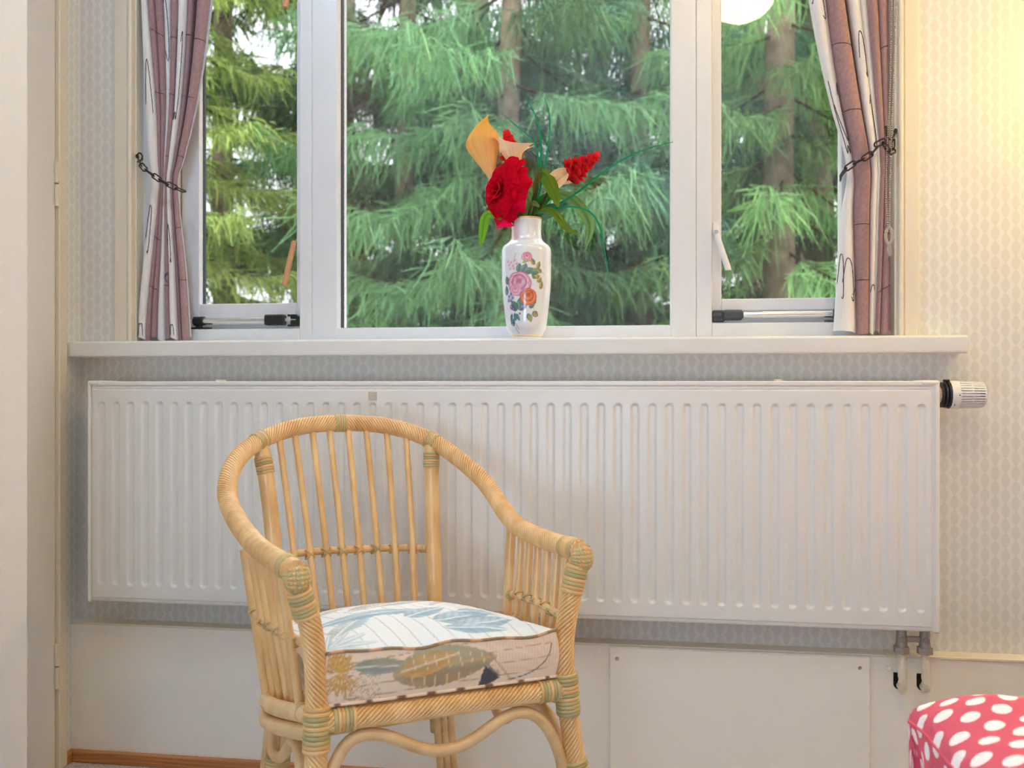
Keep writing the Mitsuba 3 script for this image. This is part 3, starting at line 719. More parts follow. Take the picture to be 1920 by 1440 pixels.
# ------------------------------------------------------------------ seat cushion
rs = np.random.RandomState(4)
def cushion_outline(t):
    """Plan outline in (u, v), counter-clockwise from the front left corner, t in [0, 1)."""
    pts = np.array([(-.163, -.266), (-.05, -.268), (.07, -.268), (.182, -.266), (.190, -.25), (.192, -.15), (.196, -.03), (.180, .075), (.13, .125), (.05, .142), (-.03, .142), (-.115, .122), (-.165, .070), (-.182, -.03), (-.176, -.15), (-.171, -.25), (-.163, -.266)])
    from scipy.interpolate import PchipInterpolator
    s = np.r_[0, np.cumsum(np.linalg.norm(np.diff(pts, axis=0), axis=1))]
    s /= s[-1]
    return np.stack([PchipInterpolator(s, pts[:, i])(t) for i in range(2)], -1), s
NP_ = 640
out, s_knots = cushion_outline(np.arange(NP_) / NP_)
cen = np.array([.008, -.07])
def cz_bot(v, u):
    return .4295 - (v + .266) * .105 - (u - .01) * .018
def cz_top(v, u):
    return .4975 - (v + .266) * .118 - (u - .01) * .030
NR = 120
rad = np.linspace(0, 1, NR) ** 0.8
UV = cen + rad[:, None, None] * (out - cen)
edge_wob = 0.0022 * np.sin(np.arange(NP_) / NP_ * 2 * PI * 9) + 0.0015 * np.sin(np.arange(NP_) / NP_ * 2 * PI * 17 + 1)
wr = meshkit.fbm(np.stack([UV[..., 0] * 18, UV[..., 1] * 30, UV[..., 0] * 0], -1), 3, 2) - 0.5
Ztop = cz_top(UV[..., 1], UV[..., 0]) + 0.034 * (1 - rad[:, None] ** 2.2) + edge_wob * rad[:, None] ** 4 + 0.006 * wr * (1 - rad[:, None] ** 6)
top = np.concatenate([UV, Ztop[..., None]], -1)
cp = Print(UV[..., 0], UV[..., 1], srgb(216, 222, 226))
CR, BL, BL2, GR, BE, BR, WH = srgb(226, 214, 202), srgb(178, 198, 210), srgb(146, 178, 200), srgb(192, 200, 200), srgb(204, 198, 180), srgb(150, 122, 96), srgb(232, 236, 240)
for k in range(17):
    x = -.20 + .026 * k
    cp.stroke([(x, .15), (x + .02, .02), (x + .05, -.12), (x + .07, -.28)], .0013, srgb(168, 160, 158), .7)
for (x, y, a, L, W, c1, c2) in [(-.16, -.02, .5, .16, .030, GR, BE), (-.09, -.06, .45, .20, .034, BL, BE), (-.12, .06, .1, .15, .026, BE, GR), (.06, .07, -.5, .14, .026, GR, BE), (-.14, -.20, .9, .12, .028, BL, GR),
                              (.14, .02, -2.3, .14, .024, GR, WH), (.05, .03, .3, .10, .028, WH, BE), (-.15, -.10, -.15, .19, .030, BL2, BL), (.10, .11, .2, .08, .03, BL2, BL)]:
    cp.leaf(x, y, a, L, W, c1, c2, WH, .0015, strip=700, ragged=.12)
for (x, y, a, L, W) in [(.015, -.19, .25, .115, .030), (.035, -.215, .1, .11, .024), (-.02, -.16, .5, .09, .022), (.07, -.15, -.1, .07, .026), (.02, -.22, -.2, .10, .020)]:
    cp.leaf(x, y, a, L, W, BL2, BL, WH, .0015, strip=420)
for a in np.linspace(-.6, 2.4, 9):
    cp.leaf(-.165, -.255, a, .085, .008, BL, GR, WH, .001)
m = tri(ch(top.reshape(-1, 3)), grid_faces(NR, NP_, True))
add('seat_cushion__top_panel', m, M['fabric_print'], smooth=True, color=cp.c.reshape(-1, 3))
NH = 34
hh = np.linspace(0, 1, NH)
bul = 0.006 * np.sin(PI * hh)
dirn = out - cen
dirn /= np.linalg.norm(dirn, axis=1, keepdims=True)
SU = out[None] + bul[:, None, None] * dirn[None]
zb = cz_bot(out[:, 1], out[:, 0])
zt = Ztop[-1]
SZ = zb[None] + hh[:, None] * (zt - zb)[None]
per = np.r_[0, np.cumsum(np.linalg.norm(np.diff(out, axis=0), axis=1))]
PX, PH = np.broadcast_to(per[None], SZ.shape), SZ - zb[None]
sp = Print(PX, PH, srgb(226, 206, 188))
DK, OL, TA, GO = srgb(78, 80, 88), srgb(150, 148, 122), srgb(166, 134, 98), srgb(206, 160, 92)
for k in range(5):
    sp.stroke([(-.02, .004 + .016 * k), (.12, .010 + .017 * k), (.36, .016 + .019 * k)], .0009, TA, .8)
for k in range(26):
    x = .225 + .0052 * k
    sp.stroke([(x, .018), (x + .006, .062)], .0012, srgb(214, 172, 148), .55)
n = meshkit.noise(np.stack([PX * 900, PH * 900, PX * 0], -1), 3)
sp.put(((n > .62) & (PX > .025) & (PX < .075) & (PH < .05)).astype(float) * .5, BR)
sp.leaf(.035, .050, -.06, .085, .012, srgb(150, 160, 158), OL, CR, .0008, strip=1500, ragged=.1)
sp.leaf(.090, .032, .12, .155, .030, TA, srgb(178, 176, 152), srgb(196, 164, 110), .0008, strip=1300, bend=-.05, ragged=.06)
sp.leaf(.100, .036, .20, .090, .016, GO, srgb(190, 160, 110), CR, .0008, strip=1300)
for x in (.12, .137, .152, .170, .188, .205, .222):
    sp.stroke([(x, .006), (x - .002, .026)], .0012, srgb(226, 196, 146), .8)
    sp.stroke([(x + .003, .036), (x - .002, .056)], .0009, srgb(220, 206, 186), .8)
for a in np.linspace(.35, 1.35, 11):
    sp.leaf(.220, .000, a, .036, .0028, DK, srgb(60, 64, 76), None, .0006)
sp.stroke([(.262, .005), (.300, .012), (.325, .030), (.336, .052)], .0010, DK, 1)
sp.stroke([(.232, .050), (.270, .004)], .0012, TA, .9)
for a in np.linspace(-2.5, -.7, 6):
    sp.leaf(.018, .044, a, .040, .0042, GO, srgb(188, 146, 84), CR, .0006)
for a in np.linspace(.3, 2.6, 6):
    sp.leaf(.012, .046, a, .030, .0060, GO, srgb(170, 128, 70), CR, .0006)
for k in range(10):
    x = .37 + .1 * k
    sp.leaf(x, .02 + .02 * (k % 2), .2 * (-1) ** k, .11, .022, BE, OL, CR, .001, strip=900)
m = tri(ch(np.concatenate([SU, SZ[..., None]], -1).reshape(-1, 3)), grid_faces(NH, NP_, True))
add('seat_cushion__side_panel', m, M['fabric_print'], smooth=True, color=sp.c.reshape(-1, 3))
bottom = np.concatenate([cen + np.linspace(0, 1, 20)[:, None, None] * (out[::8] - cen), np.zeros((20, len(out[::8]), 1))], -1)
bottom[..., 2] = cz_bot(bottom[..., 1], bottom[..., 0])
m = tri(ch(bottom.reshape(-1, 3)), grid_faces(20, len(out[::8]), True))
add('seat_cushion__bottom_panel', m, M['fabric_print'], smooth=True, color=np.tile(CR, (len(m.vertices), 1)))
for i, (zz, ca, cb) in enumerate(((zt, srgb(140, 112, 84), srgb(196, 152, 116)), (zb, srgb(232, 208, 186), srgb(120, 84, 62)))):
    P = np.c_[out, zz][::2]
    P = np.vstack([P, P[:1]])
    m = tube(ch(P), 0.0023, 10, caps=False)
    q = np.repeat(np.arange(len(P)), 10)
    pat = (np.sin(q * (0.55, 0.62)[i]) > (0.5, 0.72)[i])[:, None]
    add(f"seat_cushion__{num('piping', i)}", m, M['fabric_print'], smooth=True, color=np.where(pat, cb, ca))
tag('seat_cushion', 'boxed seat cushion with a pale blue and beige leaf print on the armchair', 'cushion')

# ------------------------------------------------------------------ curtains tied back with chains
MAUVE, MAUVE2, PALE, GREYL = srgb(150, 119, 121), srgb(120, 91, 96), srgb(218, 216, 216), srgb(178, 172, 178)  # the darker mauve is fold shade put into the cloth colour
def curtain(key, rows, fr_top, fr_tie, fr_bot, z_tie, cols, backs, y0, amp, label, lines, loops):
    rows = np.array(rows)[::-1]
    nz, per = 260, 15
    z = np.linspace(rows[0, 0], 2.18, nz)
    from scipy.interpolate import PchipInterpolator
    zz, Lx, Rx = rows[:, 0], rows[:, 1], rows[:, 2]
    L, R = PchipInterpolator(zz, Lx)(np.minimum(z, zz[-1])), PchipInterpolator(zz, Rx)(np.minimum(z, zz[-1]))
    slope = (rows[-1] - rows[-2]) / (rows[-1, 0] - rows[-2, 0])
    L += np.maximum(z - zz[-1], 0) * slope[1] * 0.7
    R += np.maximum(z - zz[-1], 0) * slope[2] * 0.7
    ztop = zz[-1]
    ft, fm, fb = (np.array(a) for a in (fr_top, fr_tie, fr_bot))
    kk = np.clip(np.where(z > z_tie, (z - z_tie) / (ztop - z_tie), (z - z_tie) / (z_tie - zz[0])), -1, 1)
    ns = len(cols)
    X, Y, U, S = [], [], [], []
    for i in range(nz):
        f = fm + (ft - fm) * max(kk[i], 0) ** 0.8 + (fb - fm) * max(-kk[i], 0) ** 0.7
        xr, yr, ur, sr = [], [], [], []
        width = R[i] - L[i]
        for q in range(ns):
            t = np.linspace(0, 1, per)
            w = (f[q + 1] - f[q]) * width
            d = np.clip(0.55 * w, 0.002, amp)
            # convex fold: springs forward between two valleys; the ends tuck in a little under their neighbours
            xr += list(L[i] + (f[q] + (f[q + 1] - f[q]) * t) * width + 0.12 * w * np.sin(2 * PI * t) * -0.5)
            yr += list(y0 - d * np.sin(PI * t) ** 0.8 + backs[q] * (0.3 + 0.7 * abs(kk[i])))
            ur += list(q + t)
            sr += [q] * per
        X.append(xr); Y.append(yr); U.append(ur); S = sr
    X, Y, U = np.array(X), np.array(Y), np.array(U)
    Zg = np.repeat(z[:, None], X.shape[1], 1)
    low = np.clip((0.995 - Zg) / 0.02, 0, 1)
    Zg = Zg + low * 0.0045 * np.sin(U * 2.6 + 1.0)
    Y = Y + 0.003 * (meshkit.fbm(np.stack([X * 30, Zg * 5, X * 0], -1), 2, 7) - .5)
    col = np.array([cols[q] for q in S])[None].repeat(nz, 0)
    # shot weave and the thin pencil lines of the print, in the cloth's own coordinates
    wv = meshkit.noise(np.stack([U * 14, Zg * 900, U * 0], -1), 4)
    mv = np.array([c is not PALE for c in cols])[np.array(S)][None, :, None]
    col = col * np.where(mv, 0.86 + 0.26 * wv[..., None], 1)
    return X, Y, Zg, U, col
def finish_curtain(key, data, label):
    X, Y, Z, U, col = data
    v = np.stack([X, Y, Z], -1)
    m = tri(v.reshape(-1, 3), grid_faces(*X.shape))
    add(key, m, M['fabric_print'], smooth=True, color=col.reshape(-1, 3), label=label, category='curtain')
def pencil(key, data, curves, k0=0):
    """Thin drawn lines of the print, as flat threads on the cloth: (u, z) polylines."""
    X, Y, Z, U, col = data
    zc = Z[:, X.shape[1] // 2]
    ms = []
    for c in curves:
        P = spline(np.c_[np.array(c, float), np.zeros(len(c))], max(16, 8 * len(c)))[:, :2] if len(c) > 2 else np.linspace(c[0], c[1], 10)
        pts = []
        for u, z in P:
            i = int(np.clip(np.searchsorted(zc, z), 1, len(zc) - 1))
            t = np.clip((z - zc[i - 1]) / (zc[i] - zc[i - 1]), 0, 1)
            xs = X[i - 1] * (1 - t) + X[i] * t
            ys = Y[i - 1] * (1 - t) + Y[i] * t
            pts.append([np.interp(u, U[i], xs), np.interp(u, U[i], ys) - 0.0010, z])
        ms.append(tube(np.array(pts), 0.00075, 5, caps=False))
    add(key + '__printed_line', cat(ms), M['dark_line'], smooth=True, kind='stuff')
mat('dark_line', plastic((0.06, 0.045, 0.06), 0.8))
def loop(u, z0, z1, w=.28):
    return [(u - w, z0 + .03), (u - w * .9, (z0 + z1) / 2), (u - w * .6, z1 - .012), (u, z1), (u + w * .6, z1 - .012), (u + w * .9, (z0 + z1) / 2), (u + w, z0 + .01), (u + w * .5, z0)]
rowsL = [(1.7629, -1.1601, -.9832), (1.6389, -1.1548, -.9989), (1.5149, -1.1481, -1.0211), (1.3909, -1.1414, -1.054), (1.3413, -1.1348, -1.0685), (1.2669, -1.1414, -1.0632), (1.1428, -1.1561, -1.0487), (1.0188, -1.1660, -1.0395), (.9745, -1.1668, -1.0369)]
dL = curtain('curtain', rowsL, [0, .091, .188, .294, .413, .54, .652, .734, .808, .963, 1], [0, .301, .361, .441, .481, .581, .701, .781, .821, .96, 1], [0, .139, .231, .332, .516, .635, .772, .827, .864, .964, 1],
             1.3413, [PALE, MAUVE, MAUVE, PALE, MAUVE, PALE, MAUVE, MAUVE2, MAUVE, GREYL], [0, 0, .003, .009, 0, -.005, .002, .016, -.006, .002], 0.006, 0.028, '', None, None)
finish_curtain('curtain', dL, 'mauve and white striped curtain tied back left of the window')
pencil('curtain', dL, [[(1.05, 1.70), (2.95, 1.68)], [(4.05, 1.675), (4.95, 1.672)], [(6.1, 1.68), (6.95, 1.678)], [(8.05, 1.665), (9.4, 1.66)], [(1.1, 1.55), (2.9, 1.545)], [(4.05, 1.545), (4.95, 1.54)], [(6.1, 1.54), (8.9, 1.53)],
                       [(8.05, 1.40), (9.6, 1.395)], [(4.1, 1.40), (4.9, 1.40)], [(8.05, 1.23), (9.6, 1.235)], [(1.1, 1.215), (2.9, 1.205)], [(8.05, 1.11), (9.6, 1.112)], [(1.1, 1.10), (2.9, 1.09)], [(4.1, 1.10), (4.9, 1.098)],
                       loop(.45, 1.18, 1.285, .2), loop(5.5, 1.66, 1.50, .3), [(3.1, 1.76), (3.6, 1.72), (3.7, 1.66), (3.3, 1.645)], [(.28, .983), (.32, 1.000), (.5, 1.009), (.68, 1.000), (.72, .983)], [(5.3, .983), (5.34, .998), (5.5, 1.006), (5.66, .998), (5.7, .983)], loop(5.4, 1.16, 1.24, .25), [(.3, 1.52), (.7, 1.6), (.8, 1.5)], [(4.2, 1.115), (4.8, 1.13), (4.3, 1.12), (4.8, 1.105)]])
rowsR = [(1.6683, .3453, .5083), (1.5574, .3647, .5083), (1.4466, .3894, .5072), (1.3357, .4182, .5062), (1.308, .4214, .5051), (1.2248, .4097, .5075), (1.1139, .4022, .5095), (1.0031, .3958, .5105), (.9765, .3936, .511)]
dR = curtain('curtain_001', rowsR, [0, .205, .434, .474, .624, .715, .838, .961, 1], [0, .153, .559, .584, .735, .811, .912, .987, 1], [0, .39, .595, .61, .69, .73, .80, .965, 1],
             1.308, [PALE, MAUVE, MAUVE2, PALE, PALE, MAUVE, MAUVE, MAUVE], [0.002, -.004, .020, .002, .008, 0, .003, .010], 0.000, 0.022, '', None, None)
finish_curtain('curtain_001', dR, 'mauve and white striped curtain tied back right of the window beside the bead chain')
pencil('curtain_001', dR, [[(1.05, 1.575), (1.95, 1.57)], [(6.05, 1.565), (6.95, 1.57)], [(1.05, 1.435), (1.95, 1.437)], [(1.05, 1.20), (1.95, 1.20)], [(6.05, 1.185), (6.95, 1.18)], [(1.05, 1.085), (1.95, 1.085)], [(5.1, 1.06), (6.0, 1.065), (6.9, 1.075)],
                           loop(.45, 1.635, 1.69, .3), loop(.55, 1.47, 1.365, .3), loop(.55, 1.05, 1.13, .25), loop(.2, 1.05, 1.14, .15), loop(3.6, 1.515, 1.60, .25), [(3.7, 1.45), (4.2, 1.42), (4.3, 1.36)], [(.7, 1.055), (.85, 1.06), (.98, 1.07)], [(3.2, 1.06), (3.5, 1.075), (4.0, 1.065)], [(.3, 1.45), (.5, 1.40), (.75, 1.375), (.9, 1.38)]])

def link(c, d, up, L=0.024, w=0.0105, r=0.0017):
    """One oval chain link, long along d."""
    d = d / np.linalg.norm(d)
    s = np.cross(d, up); s /= np.linalg.norm(s)
    g = np.linspace(0, 2 * PI, 25)
    h = L / 2 - w / 2
    P = np.array([c + d * (np.sign(math.cos(a)) * h + math.cos(a) * w / 2) + s * math.sin(a) * w / 2 for a in g])
    P[-1] = P[0]
    return tube(P, r, 8, caps=False)
def chain(key, pts, n, label):
    P = spline(pts, 200)
    s = np.r_[0, np.cumsum(np.linalg.norm(np.diff(P, axis=0), axis=1))]
    step = s[-1] / n
    for k in range(n):
        a, b, c = (np.array([np.interp(s[-1] * (k + t) / n, s, P[:, i]) for i in range(3)]) for t in (0.0, 1.0, 0.5))
        d = b - a
        up = np.array([0.15, -1, 0.1]) if k % 2 == 0 else np.cross(d, [0.3, -1, 0.2])
        add(f"{key}__{num('link', k)}", link(c, d, up, L=step + 0.0052), M['bronze'], smooth=True)
    tag(key, label, 'chain')
chain('tieback_chain', [(-1.158, .0, 1.392), (-1.150, -.020, 1.384), (-1.138, -.032, 1.372), (-1.122, -.036, 1.3575), (-1.1089, -.034, 1.3482), (-1.0881, -.036, 1.3342), (-1.0673, -.034, 1.3239), (-1.0520, -.028, 1.3165), (-1.046, -.012, 1.314)], 8, 'dark metal chain tying back the left curtain')
chain('tieback_chain_001', [(.409, .0, 1.299), (.4075, -.024, 1.3035), (.4201, -.036, 1.3162), (.4378, -.038, 1.3253), (.4554, -.038, 1.3355), (.4709, -.038, 1.3500), (.482, -.036, 1.3630), (.4905, -.040, 1.3500), (.499, -.036, 1.3430), (.5080, -.020, 1.368)], 10, 'dark metal chain tying back the right curtain')
add('curtain_hook', cat([tube(spline([(-1.1700, .004, 1.402), (-1.162, -.004, 1.407), (-1.153, -.010, 1.405), (-1.148, -.012, 1.396), (-1.153, -.010, 1.388)], 30), 0.0020, 8), ellipsoid([-1.1700, .004, 1.402], [.003, .006, .006])]), M['bronze'], smooth=40, label='small dark hook holding the left tieback chain', category='hook')
add('curtain_hook_001', cat([tube(spline([(.5165, -.004, 1.392), (.512, -.016, 1.383), (.503, -.024, 1.371), (.494, -.034, 1.372), (.4895, -.038, 1.384), (.4890, -.038, 1.392)], 30), 0.0022, 8), ellipsoid([.4890, -.038, 1.392], [.003, .003, .003]), ellipsoid([.5165, -.004, 1.392], [.003, .006, .006])]), M['bronze'], smooth=40, label='small dark hook holding the right tieback chain', category='hook')

# blind chain of small metal balls
bead = trimesh.creation.icosphere(subdivisions=1, radius=0.0019)
for i, pts in enumerate(([(.5110, -.034, 2.15), (.5105, -.034, 1.66), (.502, -.036, 1.42), (.4965, -.036, 1.23), (.4955, -.036, 1.190)], [(.5010, -.036, 2.15), (.5005, -.036, 1.64), (.4955, -.037, 1.42), (.4905, -.037, 1.23), (.4935, -.037, 1.188)])):
    P = spline(pts, 2000)
    s = np.r_[0, np.cumsum(np.linalg.norm(np.diff(P, axis=0), axis=1))]
    q = np.arange(0, s[-1], 0.0046)
    C = np.stack([np.interp(q, s, P[:, j]) for j in range(3)], -1)
    V = (bead.vertices[None] + C[:, None]).reshape(-1, 3)
    Fc = (bead.faces[None] + (np.arange(len(C)) * len(bead.vertices))[:, None, None]).reshape(-1, 3)
    add(f"blind_chain__{num('ball_strand', i)}", tri(V, Fc), M['steel'], smooth=True, kind='stuff')
mat('clear_plastic', {'type': 'principled', 'base_color': rnd(0.9, 0.88, 0.86), 'roughness': 0.1, 'spec_trans': 0.75, 'eta': 1.4})
cl = cat([tube(spline([(.4950, -.038, 1.190), (.4890, -.040, 1.178), (.4905, -.040, 1.160), (.4965, -.040, 1.148), (.4975, -.040, 1.134)], 30), 0.0030, 10),
          tube(spline([(.4950, -.038, 1.190), (.5010, -.040, 1.178), (.4995, -.040, 1.160), (.4945, -.040, 1.150), (.4950, -.040, 1.136), (.4975, -.040, 1.130)], 30), 0.0030, 10)])
add('blind_chain__clip', cl, M['clear_plastic'], smooth=40, label='clear plastic clip')
tag('blind_chain', 'metal ball chain of a window blind hanging over the right curtain', 'blind chain')

# ------------------------------------------------------------------ vase with a floral print
VXC = np.array([-.2501, -.016, 0])
prof = np.array([(.0334, .9680), (.0336, .9725), (.0346, .9755), (.0381, .9821), (.0412, .9879), (.0435, .9975), (.0462, 1.0168), (.0489, 1.04), (.0512, 1.0632), (.0528, 1.0864), (.0535, 1.1096), (.0536, 1.135), (.0535, 1.1559), (.0528, 1.1622), (.0510, 1.1668), (.0480, 1.1700), (.0435, 1.1735), (.0380, 1.1782), (.0340, 1.1840), (.0324, 1.1907), (.0319, 1.2023), (.0328, 1.2178), (.0334, 1.2255), (.0342, 1.2282)])
from scipy.interpolate import PchipInterpolator
tt = np.r_[0, np.cumsum(np.linalg.norm(np.diff(prof, axis=0), axis=1))]
tf = np.linspace(0, tt[-1], 230)
rp, zp = PchipInterpolator(tt, prof[:, 0])(tf), PchipInterpolator(tt, prof[:, 1])(tf)
NA = 340
an = np.linspace(0, 2 * PI, NA + 1)
A, Zv = np.meshgrid(an, zp)
Rv = np.repeat(rp[:, None], NA + 1, 1)
az0 = math.atan2(CAM[1] - VXC[1], CAM[0] - VXC[0])
da = (A - az0 + PI) % (2 * PI) - PI
SX = da * .0530 * 1000      # millimetres around the belly, to the right as seen from the room
SZ_ = (Zv - .968) * 1000
vp = Print(SX, SZ_, srgb(224, 227, 233))
PK1, PK2, PK3 = srgb(186, 92, 132), srgb(222, 148, 178), srgb(246, 216, 226)
OR1, OR2, OR3 = srgb(176, 52, 30), srgb(216, 92, 44), srgb(246, 176, 96)
GN1, GN2, YG = srgb(62, 110, 98), srgb(120, 158, 140), srgb(206, 172, 82)
BU1, BU2, BU3 = srgb(52, 62, 104), srgb(96, 100, 150), srgb(160, 160, 196)
def mm(cx, cy):   # the zoomed view's pixels -> millimetres on the vase
    t = np.clip((cx - 500) / 139.0, -.99, .99)
    return math.asin(t) * 53.0, (1352 - cy) * .378
def vleaf(x, y, a, L, W, c1, c2, vein=None):
    X0, Y0 = mm(x, y)
    vp.leaf(X0, Y0, math.radians(a), L * 1.15, W * 1.25, c1, c2, vein, .35)
for x, y, a, L in [(545, 945, 120, 16), (560, 965, 70, 15), (585, 985, 150, 13), (560, 1040, 40, 13), (580, 1080, 80, 17), (545, 1010, 10, 12), (520, 980, 20, 14), (530, 1000, -30, 14)]:
    vleaf(x, y, a, L, 4.2, GN1, YG, srgb(70, 90, 70))
for x, y, a, L, W in [(455, 985, 80, 17, 5.5), (475, 985, 60, 18, 6), (490, 990, 30, 18, 6), (395, 1050, 100, 16, 6), (520, 985, 0, 18, 5.5), (385, 1110, 85, 18, 6), (455, 1195, 55, 26, 9), (470, 1200, 100, 24, 9), (440, 1200, 120, 22, 8), (545, 1165, 80, 14, 4), (515, 1180, 20, 13, 4), (510, 1215, -70, 15, 5), (540, 1205, -40, 14, 5)]:
    vleaf(x, y, a, L, W, GN1, GN2, srgb(40, 70, 66))
vleaf(520, 1218, -75, 16, 5, srgb(180, 160, 80), GN2); vleaf(545, 1205, -35, 14, 4.5, YG, GN1)
for p in ([(470, 985), (500, 930), (503, 895)], [(440, 985), (430, 930), (440, 885)], [(520, 985), (560, 960), (600, 1000)], [(560, 1000), (590, 1040), (600, 1080)], [(540, 1150), (545, 1190), (570, 1230)]):
    vp.stroke([mm(*q) for q in p], .45, srgb(110, 120, 80), .8)
for x, y in [(415, 925), (435, 915), (425, 945), (405, 940), (445, 935), (430, 960), (410, 960), (440, 880), (398, 918)]:
    vp.blob(*mm(x, y), 4.6 if y > 900 else 2.6, 4.2 if y > 900 else 2.6, .5, PK1, PK3, .5, .9)
vp.rose(*mm(503, 900), 11.5, PK1, srgb(214, 120, 150), PK3, 3)
for a in (-30, 30, 90):
    vleaf(500, 930, 90 + a, 8, 2.2, GN2, YG)
vp.rose(*mm(458, 1048), 27.5, srgb(168, 70, 116), srgb(224, 150, 184), srgb(250, 228, 236), 1)
vp.rose(*mm(437, 1082), 14, srgb(206, 120, 164), PK2, PK3, 5)
vp.rose(*mm(511, 1122), 19.5, OR1, OR2, OR3, 2)
for x, y in [(390, 1095), (400, 1120), (385, 1080), (408, 1140), (395, 1140), (410, 1105), (420, 1125)]:
    vp.blob(*mm(x, y), 5.2, 5.2, x, BU1, BU3, .5, .95)
for x, y, r_ in [(478, 1182, 8), (412, 1178, 8), (425, 1190, 5), (458, 1216, 3)]:
    vp.blob(*mm(x, y), r_, r_ * .9, y, BU1, BU2, .4)
    vp.blob(*mm(x - 4, y - 4), r_ * .5, r_ * .45, y, BU2, PK2, .6)
for x, y, a in [(410, 1215, -110), (425, 1210, -80), (435, 1215, -60), (405, 1235, -95), (420, 1240, -100)]:
    vleaf(x, y, a, 16, 3.6, srgb(50, 90, 110), srgb(96, 150, 170))
for p in ([(415, 1250), (425, 1290), (440, 1325)], [(418, 1262), (410, 1290)], [(430, 1270), (445, 1300)]):
    vp.stroke([mm(*q) for q in p], .8, srgb(40, 60, 90), 1)
v = np.stack([VXC[0] + Rv * np.cos(A), VXC[1] + Rv * np.sin(A), Zv], -1)
m = tri(v.reshape(-1, 3), grid_faces(*A.shape))
add('flower_vase__body', m, M['porcelain'], smooth=True, color=vp.c.reshape(-1, 3))
inn = lathe([(.0338, 1.2286), (.0325, 1.2275), (.0300, 1.215), (.0290, 1.195), (.030, 1.18), (.04, 1.165), (.0, 1.15)], 48, origin=(VXC[0], VXC[1], 0))
add('flower_vase__inside', inn, M['porcelain'], smooth=True, color=np.tile(srgb(225, 228, 232), (len(inn.vertices), 1)))
add('flower_vase__gold_rim', lathe([(.0336, 1.2262), (.0345, 1.2280), (.0343, 1.2292), (.0335, 1.2292), (.0330, 1.2280)], 64, origin=(VXC[0], VXC[1], 0)), M['gold'], smooth=True)
add('flower_vase__gold_foot_ring', lathe([(.0336, .9712), (.0345, .9725), (.0344, .9738), (.0338, .9750)], 64, origin=(VXC[0], VXC[1], 0)), M['gold'], smooth=True)
tag('flower_vase', 'white porcelain vase with a rose print and gold rim on the window sill', 'vase')

# ------------------------------------------------------------------ flowers in the vase
def shade(P, c1, c2, seed=0, jit=.12):
    n = meshkit.fbm(P.reshape(-1, 3) * 140, 3, seed).reshape(P.shape[:-1])[..., None]
    return (np.asarray(c1) * (1 - n) + np.asarray(c2) * n)
def petal_mesh(base, axis, side, L, W, cup, curl, ruffle, seed, nu=17, nv=17, c1=None, c2=None):
    """A petal from base along axis, leaning to side; returns points (nv, nu, 3)."""
    rg = np.random.RandomState(seed)
    axis, side = np.array(axis, float), np.array(side, float)
    axis /= np.linalg.norm(axis)
    side = side - axis * (side @ axis); side /= np.linalg.norm(side)
    tan = np.cross(axis, side)
    u, v = np.meshgrid(np.linspace(-1, 1, nu), np.linspace(0, 1, nv))
    w = W * (0.28 + 0.72 * np.sin(PI * np.clip(v * .62 + .04, 0, 1)) ** .8)
    ph = rg.uniform(0, 6)
    edge = np.clip(v, 0, 1) ** 3
    L_ = L * (1 - .10 * u ** 2 * v + .05 * edge * np.sin(u * 7 + ph))
    out = cup * (v ** 1.0) - 0.0 + curl * v ** 3
    x = u * w
    y = -0.55 * W * (1 - v * .45) * u ** 2 + 0
    rfl = ruffle * edge * np.sin(u * 5.5 + ph) + ruffle * .5 * edge * np.sin(u * 11 + ph * 2)
    return base + axis * (v * L_)[..., None] * np.cos(np.clip(out, -1.4, 1.6))[..., None] + side * ((v * L_) * np.sin(np.clip(out, -1.4, 1.6)) + y * 0.9 + rfl)[..., None] + tan * x[..., None]
# red rose
RC = np.array([-.3010, -.046, 1.2850])
RA = np.array([-.66, -.74, .10]); RA /= np.linalg.norm(RA)
e1 = np.cross(RA, [0, 0, 1.0]); e1 /= np.linalg.norm(e1); e2 = np.cross(e1, RA)
RED1, RED2, RED3 = srgb(120, 0, 16), srgb(226, 16, 42), srgb(232, 18, 82)
k = 0
for ring, (n, L, W, cup, curl, rf, back, off) in enumerate(((3, .026, .013, -.12, .0, .0004, .006, .0), (4, .030, .020, .06, .14, .0008, .004, .3), (5, .035, .026, .34, .22, .0014, .003, .1), (5, .041, .031, .68, .28, .0020, .0, .5), (6, .052, .036, 1.02, .26, .0030, -.004, .2), (6, .066, .038, 1.36, .16, .0034, -.012, .75))):
    for j in range(n):
        a = 2 * PI * j / n + off
        s = math.cos(a) * e1 + math.sin(a) * e2
        sc = 1.0 + .08 * math.sin(5 * a + ring) + (.16 * abs(s[2]) - .08 if ring > 3 else 0)
        P = petal_mesh(RC - RA * .014 + RA * back, RA, s, L * sc * 1.08, W * 1.05, cup, curl, rf, 100 + k)
        tip = np.linspace(0, 1, 17)[:, None, None] ** 2
        c = shade(P, RED1, RED2, k) * (1 - .35 * tip) + np.asarray(RED3 if ring == 5 and s[2] < -.6 else RED2) * .35 * tip  # petal rims lightened, a shading put into the colour
        add(f"red_rose__{num('petal', k)}", surface(P), M['petal'], smooth=True, color=c.reshape(-1, 3))
        k += 1
P = petal_mesh(np.array([-.293, -.05, 1.222]), (.15, -.3, -.9), (0.1, -1, .2), .030, .020, .25, .3, .002, 77)
add('red_rose__petal_fallen', surface(P), M['petal'], smooth=True, color=np.tile(srgb(232, 20, 84), (P.shape[0] * P.shape[1], 1)))
scene['red_rose__' + num('petal', k)] = scene.pop('red_rose__petal_fallen')
def stem(key, pts, r, c):
    m = tube(pts, r, 10, n=30)
    add(key, m, M['leaf'], smooth=True, color=np.tile(c, (len(m.vertices), 1)))
STEMC = srgb(74, 96, 52)
VB = np.array([-.252, -.018, 1.190])
